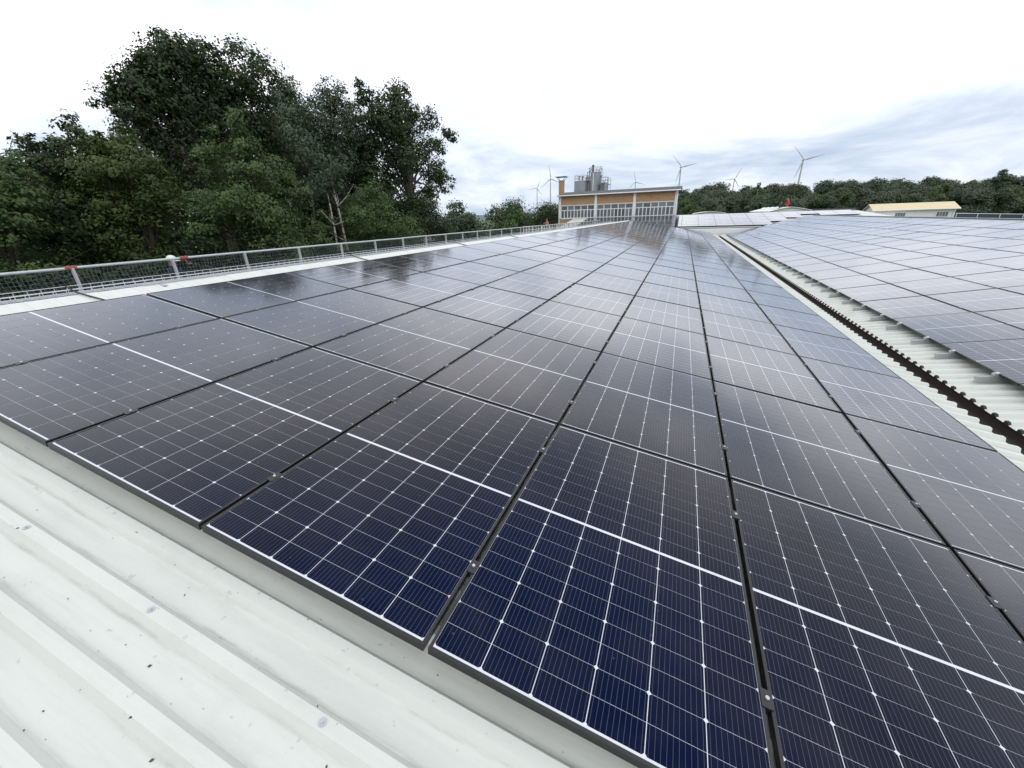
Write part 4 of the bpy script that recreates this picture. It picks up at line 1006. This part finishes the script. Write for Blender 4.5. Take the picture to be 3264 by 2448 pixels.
# ------------------------------------------------------------------ roofs further back
def gable_shed(name, label, cx, hw, y0, y1, zr, ze, mat, ridge=False):
    root = empty(name, (cx, y0, GZ)); tag(root, label, 'building')
    n = 8
    prof = [(-hw + 2 * hw * i / n, ze - GZ + (zr - ze) * (1 - abs(-1 + 2 * i / n) ** 1.35)) for i in range(n + 1)]
    b = MB(); b.prism([(-hw, 0)] + prof[:] + [(hw, 0)], 0, y1 - y0); b.build('wall', M_flash, root)
    b = MB(); pr2 = [(x * 1.03, z + .10) for x, z in prof]; pr1 = [(x * 1.03, z + .02) for x, z in prof]
    b.prism(pr2 + pr1[::-1], -.25, y1 - y0 + .25); b.build('roof', mat, root)
    return root
gs = gable_shed('gabled_shed', 'pale low-gabled shed with dome skylights where the roofer kneels', 20.5, 2.75, 78, 100, .86, .30, M_wallw)
for k in range(4):
    b = MB(); b.sphere((0, 0, 0), .85, 12, 5, 0, (.65, 1.2, .45)); b.box(-.6, .6, -1.1, 1.1, -.12, .02); o = b.build('dome_skylight', M_whitep, gs, (-1.35, 3.0 + 4.2 * k, .62 - GZ + .05)); o.rotation_euler = (0, R(-14), 0)
gable_shed('vaulted_shed', 'distant pale curved roof just above the cross hall ridge', 9.45, 2.6, 85, 100, .62, .28, M_wallw)
ds = tag(empty('flat_shed', (27, 80, GZ)), 'dark-edged flat shed roof at the foot of the wood', 'building')
b = MB(); b.box(-4.5, 2.4, 0, 9, 0, .40 - GZ); b.build('wall', M_flash, ds); b = MB(); b.box(-4.7, 2.6, -.2, 9.2, .40 - GZ, .52 - GZ); b.build('roof', M_darkroof, ds)

ho = tag(empty('gabled_house', (25.4, 60.5, GZ)), 'white gabled house with cream sheet roof beyond the right ridge', 'building')
ho.rotation_euler = (0, 0, R(-4)); Hh = 7.0
wl_, wd = 6.9, 3.6; ze, zr = .18 - GZ, .78 - GZ
b = MB(); b.box(0, wl_, 0, wd, 0, ze); b.add([(0.0, 0, ze), (0.0, wd, ze), (0.0, wd / 2, zr - .05), (wl_, 0, ze), (wl_, wd, ze), (wl_, wd / 2, zr - .05)], [(0, 2, 1), (3, 4, 5)]); b.build('wall', M_whitep, ho)
b = MB(); P2 = [(-.25, ze - .06), (wd / 2, zr), (wd + .25, ze - .06), (wd + .25, ze + .0), (wd / 2, zr + .07), (-.25, ze + .0)]
b.prism([(y, z) for y, z in P2], -.25, wl_ + .25); o = b.build('roof', M_cream, ho); o.matrix_local = Matrix(((0, 1, 0, 0), (1, 0, 0, 0), (0, 0, 1, 0), (0, 0, 0, 1)))
b = MB(); b.tube((-.2, -.32, ze - .05), (wl_ + .2, -.32, ze - .05), .05, n=6); b.build('gutter', M_whitep, ho)
for xa, w_ in ((1.9, .9), (5.4, .95)):
    b = MB(); b.box(xa - .05, xa + w_ + .05, -.05, -.001, ze - .83, ze - .30); wi = b.build('window', M_whitep, ho)
    for q in range(4):
        b = MB(); b.box(xa + q * w_ / 4 + .02, xa + (q + 1) * w_ / 4 - .02, -.065, -.051, ze - .78, ze - .35); b.build('pane', M_glass, wi)
b = MB(); b.path([(wl_ - .15, -.3, ze - .1), (wl_ - .15, -.08, ze - .4), (wl_ - .15, -.08, ze - 5)], .045, 6); b.build('downpipe', M_whitep, ho)

rf = tag(empty('guard_railing', (25.8, 45.2, GZ)), 'grey tubular railing with dark panels beside the white house', 'railing')
ang = math.atan2(-1.0, 3.4); L3 = 3.6; rf.rotation_euler = (0, 0, ang)
for k in range(4):
    b = MB(); b.tube((L3 * k / 3, 0, 0), (L3 * k / 3, 0, -.12 - GZ - .06 * k), .03, n=8); b.build('post', M_galv, rf)
b = MB(); b.tube((-.05, 0, -.12 - GZ), (L3, 0, -.30 - GZ), .028, n=8); b.build('rail', M_galv, rf)
for k in range(3):
    b = MB(); za = -.17 - GZ - .06 * k; b.add([(L3*k/3+.05, .015, za-.75), (L3*(k+1)/3-.05, .015, za-.81), (L3*(k+1)/3-.05, .015, za-.06), (L3*k/3+.05, .015, za), (L3*k/3+.05, .03, za-.75), (L3*(k+1)/3-.05, .03, za-.81), (L3*(k+1)/3-.05, .03, za-.06), (L3*k/3+.05, .03, za)], [(0,1,2,3),(7,6,5,4),(0,4,5,1),(2,6,7,3)]); b.build('infill_panel', plain('dark_mesh_panel', (.03, .045, .06), .7), rf)

# ------------------------------------------------------------------ people
def skin_body(name, joints, edges, mat, parent, sub=2):
    """one continuous surface grown from a jointed skeleton (joint: x,y,z,radius)"""
    ks = list(joints); me = bpy.data.meshes.new(name)
    me.from_pydata([joints[k][:3] for k in ks], [(ks.index(a), ks.index(b)) for a, b in edges], [])
    o = bpy.data.objects.new(name, me); COL.objects.link(o)
    md = o.modifiers.new('skin', 'SKIN'); md.use_smooth_shade = True
    for i, k in enumerate(ks):
        r = joints[k][3]; sv = me.skin_vertices[0].data[i]
        sv.radius = r if isinstance(r, tuple) else (r, r); sv.use_root = (i == 0)
    sb = o.modifiers.new('sub', 'SUBSURF'); sb.levels = sub; sb.render_levels = sub
    bpy.context.view_layer.update()
    dg = bpy.context.evaluated_depsgraph_get()
    m2 = bpy.data.meshes.new_from_object(o.evaluated_get(dg)); m2.name = name
    bpy.data.objects.remove(o); m2.materials.clear()
    for mm in (mat if isinstance(mat, list) else [mat]): m2.materials.append(mm)
    return inst(name, m2, parent)
M_skin = plain('skin', (0.45, 0.26, 0.19), .6); M_navy = plain('navy_workwear', (0.018, 0.028, 0.065), .85); M_black = plain('black_workwear', (0.02, 0.02, 0.022), .85)
M_vest = plain('faded_red_vest', (0.42, 0.10, 0.07), .8, 0, .15, 12); M_redj = plain('red_jacket', (0.50, 0.045, 0.03), .75, 0, .15, 12); M_helm = plain('white_helmet', (0.75, 0.75, 0.74), .35)
M_hair = plain('brown_hair', (0.05, 0.035, 0.025), .8); M_boot = plain('boot', (0.03, 0.025, 0.02), .8); M_greyj = plain('grey_jacket', (0.06, 0.065, 0.075), .8)
def person(label, loc, rotz, joints_over, top, legs, helmet=None, vest=None, hair=True):
    root = empty('person', loc); root.rotation_euler = (0, 0, rotz); tag(root, label, 'person')
    J = dict(pel=(0, 0, .96, (.155, .11)), spine=(0, 0, 1.15, (.15, .105)), chest=(0, -.01, 1.36, (.175, .115)), neck=(0, -.01, 1.50, .06), head0=(0, .01, 1.58, .075), head1=(0, .02, 1.67, .095), head2=(0, .01, 1.75, .075))
    for s, t in ((-1, 'l'), (1, 'r')):
        J.update({'sh' + t: (s * .19, -.01, 1.42, .065), 'el' + t: (s * .25, .0, 1.13, .045), 'wr' + t: (s * .26, .10, .90, .032),
                  'hip' + t: (s * .095, 0, .90, .09), 'kn' + t: (s * .105, .02, .50, .06), 'an' + t: (s * .11, -.02, .09, .042), 'to' + t: (s * .12, .14, .04, .04)})
    J.update(joints_over)
    # hands: palm and five fingers as chains of the same skin
    E_ = [('pel', 'spine'), ('spine', 'chest'), ('chest', 'neck'), ('neck', 'head0'), ('head0', 'head1'), ('head1', 'head2')]
    for t in 'lr':
        E_ += [('chest', 'sh' + t), ('sh' + t, 'el' + t), ('el' + t, 'wr' + t), ('pel', 'hip' + t), ('hip' + t, 'kn' + t), ('kn' + t, 'an' + t), ('an' + t, 'to' + t)]
        e, w_ = Vector(J['el' + t][:3]), Vector(J['wr' + t][:3]); d = (w_ - e).normalized(); sx = Vector((1, 0, 0)); sx = (sx - d * sx.dot(d)).normalized()
        pm = w_ + d * .07; J['pm' + t] = (*pm, .030); E_.append(('wr' + t, 'pm' + t))
        nrm = d.cross(sx)
        for q, (off, ln) in enumerate(((-.030, .075), (-.010, .088), (.010, .082), (.029, .065))):
            a = pm + sx * off + d * .02; b2 = a + d * ln * .5; c2 = b2 + (d * .7 + nrm * .5) * ln * .5
            for nm_, p_ in (('a', a), ('b', b2), ('c', c2)): J['f%d%s%s' % (q, nm_, t)] = (*p_, .0095)
            E_ += [('pm' + t, 'f%da%s' % (q, t)), ('f%da%s' % (q, t), 'f%db%s' % (q, t)), ('f%db%s' % (q, t), 'f%dc%s' % (q, t))]
        th = w_ + d * .03 + sx * (.045 if t == 'l' else -.045); th2 = th + d * .045 + nrm * .01
        J['ta' + t] = (*th, .011); J['tb' + t] = (*th2, .009); E_ += [('wr' + t, 'ta' + t), ('ta' + t, 'tb' + t)]
    # materials by zone: clothes over trunk, arms and legs; skin for head and hands
    body = skin_body('body', J, E_, [top, legs, M_skin, M_boot], root)
    hd = Vector(J['head1'][:3]); pv = Vector(J['pel'][:3]); ck = Vector(J['neck'][:3])
    legpts = [Vector(J[k + t][:3]) for k in ('hip', 'kn', 'an') for t in 'lr']; feet = [Vector(J['to' + t][:3]) for t in 'lr'] 
    hands = [Vector(J['pm' + t][:3]) for t in 'lr']
    trunk = [Vector(J[k][:3]) for k in ('spine', 'chest', 'shl', 'shr', 'ell', 'elr')]
    for p in body.data.polygons:
        c = p.center; mi = 0
        dl = min((c - q).length for q in legpts + [pv]); dt = min((c - q).length for q in trunk)
        if dl < dt: mi = 1
        if (c - hd).length < .15 or min((c - q).length for q in hands) < .10: mi = 2
        if min((c - q).length for q in feet) < .13: mi = 3
        p.material_index = mi
    fc = (hd - ck).normalized(); yf = Vector((0, 1, 0)); yf = (yf - fc * yf.dot(fc)).normalized(); xf = yf.cross(fc)
    MH = Matrix((xf, yf, fc)).transposed().to_4x4(); MH.translation = hd
    f_ = MB(); f_.tube(MH @ Vector((0, .085, .015)), MH @ Vector((0, .118, -.03)), .010, .016, 6); o = f_.build('nose', M_skin, root)
    f_ = MB(); f_.box(-.025, .025, .086, .096, -.065, -.057, MH); f_.build('mouth', plain('lips', (.3, .12, .1), .6), root)
    for s in (-1, 1):
        f_ = MB(); f_.sphere(MH @ Vector((s * .033, .086, .018)), .012, 8, 6); f_.build('eye', M_black, root)
        f_ = MB(); f_.sphere(MH @ Vector((s * .095, -.005, 0)), .03, 8, 6, -1, (.4, .7, 1)); f_.build('ear', M_skin, root)
    if hair:
        f_ = MB(); f_.sphere((0, 0, 0), .112, 12, 6, -.15, (.93, 1.05, 1)); o = f_.build('hair', M_hair, root); o.matrix_local = MH @ Matrix.Translation((0, -.02, .02))
    if helmet:
        f_ = MB(); f_.sphere((0, 0, 0), .128, 14, 6, 0, (.92, 1.08, .95)); f_.tube((0, .01, -.004), (0, .012, .008), .142, .132, 16); f_.box(-.07, .07, .10, .20, -.008, .004); o = f_.build('helmet', helmet, root); o.matrix_local = MH @ Matrix.Translation((0, 0, .035))
    if vest:
        f_ = MB(); ch = Vector(J['chest'][:3]); sp = Vector(J['spine'][:3]); pe = Vector(J['pel'][:3]); sects = []
        for c, rx_, ry_ in ((pe + (sp - pe) * .25, .205, .155), (sp, .20, .15), (ch, .225, .165), (ch + (ck - ch) * .55, .18, .13), (ch + (ck - ch) * .8, .10, .09)):
            sects.append([(c.x + rx_ * math.cos(a * math.pi / 8), c.y + ry_ * math.sin(a * math.pi / 8), c.z) for a in range(16)])
        f_.add([p for s in sects for p in s], [(i*16+j, i*16+(j+1)%16, (i+1)*16+(j+1)%16, (i+1)*16+j) for i in range(4) for j in range(16)], True); f_.build('vest', vest, root)
    return root
person('worker in white helmet and navy workwear standing on the tower behind the net fence', (-8.0, 6.42, -1.86), R(-70), dict(wrl=(-.30, .25, 1.18, .032), ell=(-.27, .05, 1.16, .045)), M_navy, M_navy, helmet=M_helm, hair=False)
person('worker in faded red vest and dark trousers on the annex roof', (-9.0, 45.2, -1.30), R(-140), dict(wrr=(.20, .28, 1.0, .032), elr=(.26, .04, 1.14, .045)), M_greyj, M_black, vest=M_vest)
KN = dict(pel=(0, 0, .46, (.155, .12)), spine=(0, .05, .66, (.15, .11)), chest=(0, .15, .86, (.175, .12)), neck=(0, .22, .99, .06), head0=(0, .25, 1.06, .075), head1=(0, .27, 1.15, .095), head2=(0, .26, 1.23, .075),
    shl=(-.19, .16, .92, .065), shr=(.19, .16, .92, .065), ell=(-.24, .32, .68, .045), elr=(.24, .32, .68, .045), wrl=(-.18, .48, .50, .032), wrr=(.18, .48, .50, .032),
    hipl=(-.10, 0, .42, .09), hipr=(.10, 0, .42, .09), knl=(-.14, .36, .10, .06), knr=(.14, .40, .48, .062), anl=(-.14, -.06, .06, .045), anr=(.14, .32, .08, .045), tol=(-.14, -.20, .05, .04), tor=(.14, .48, .04, .04))
person('roofer in bright red jacket kneeling on the shed ridge', (20.3, 78.6, .93), R(70), KN, M_redj, M_redj, helmet=M_redj, hair=False)
person('roofer in dark grey clothes crouching beside the skylights', (19.2, 79.4, .70), R(-60), {k: (v[0], v[1], v[2] * .85, v[3]) for k, v in KN.items()}, M_greyj, M_black)
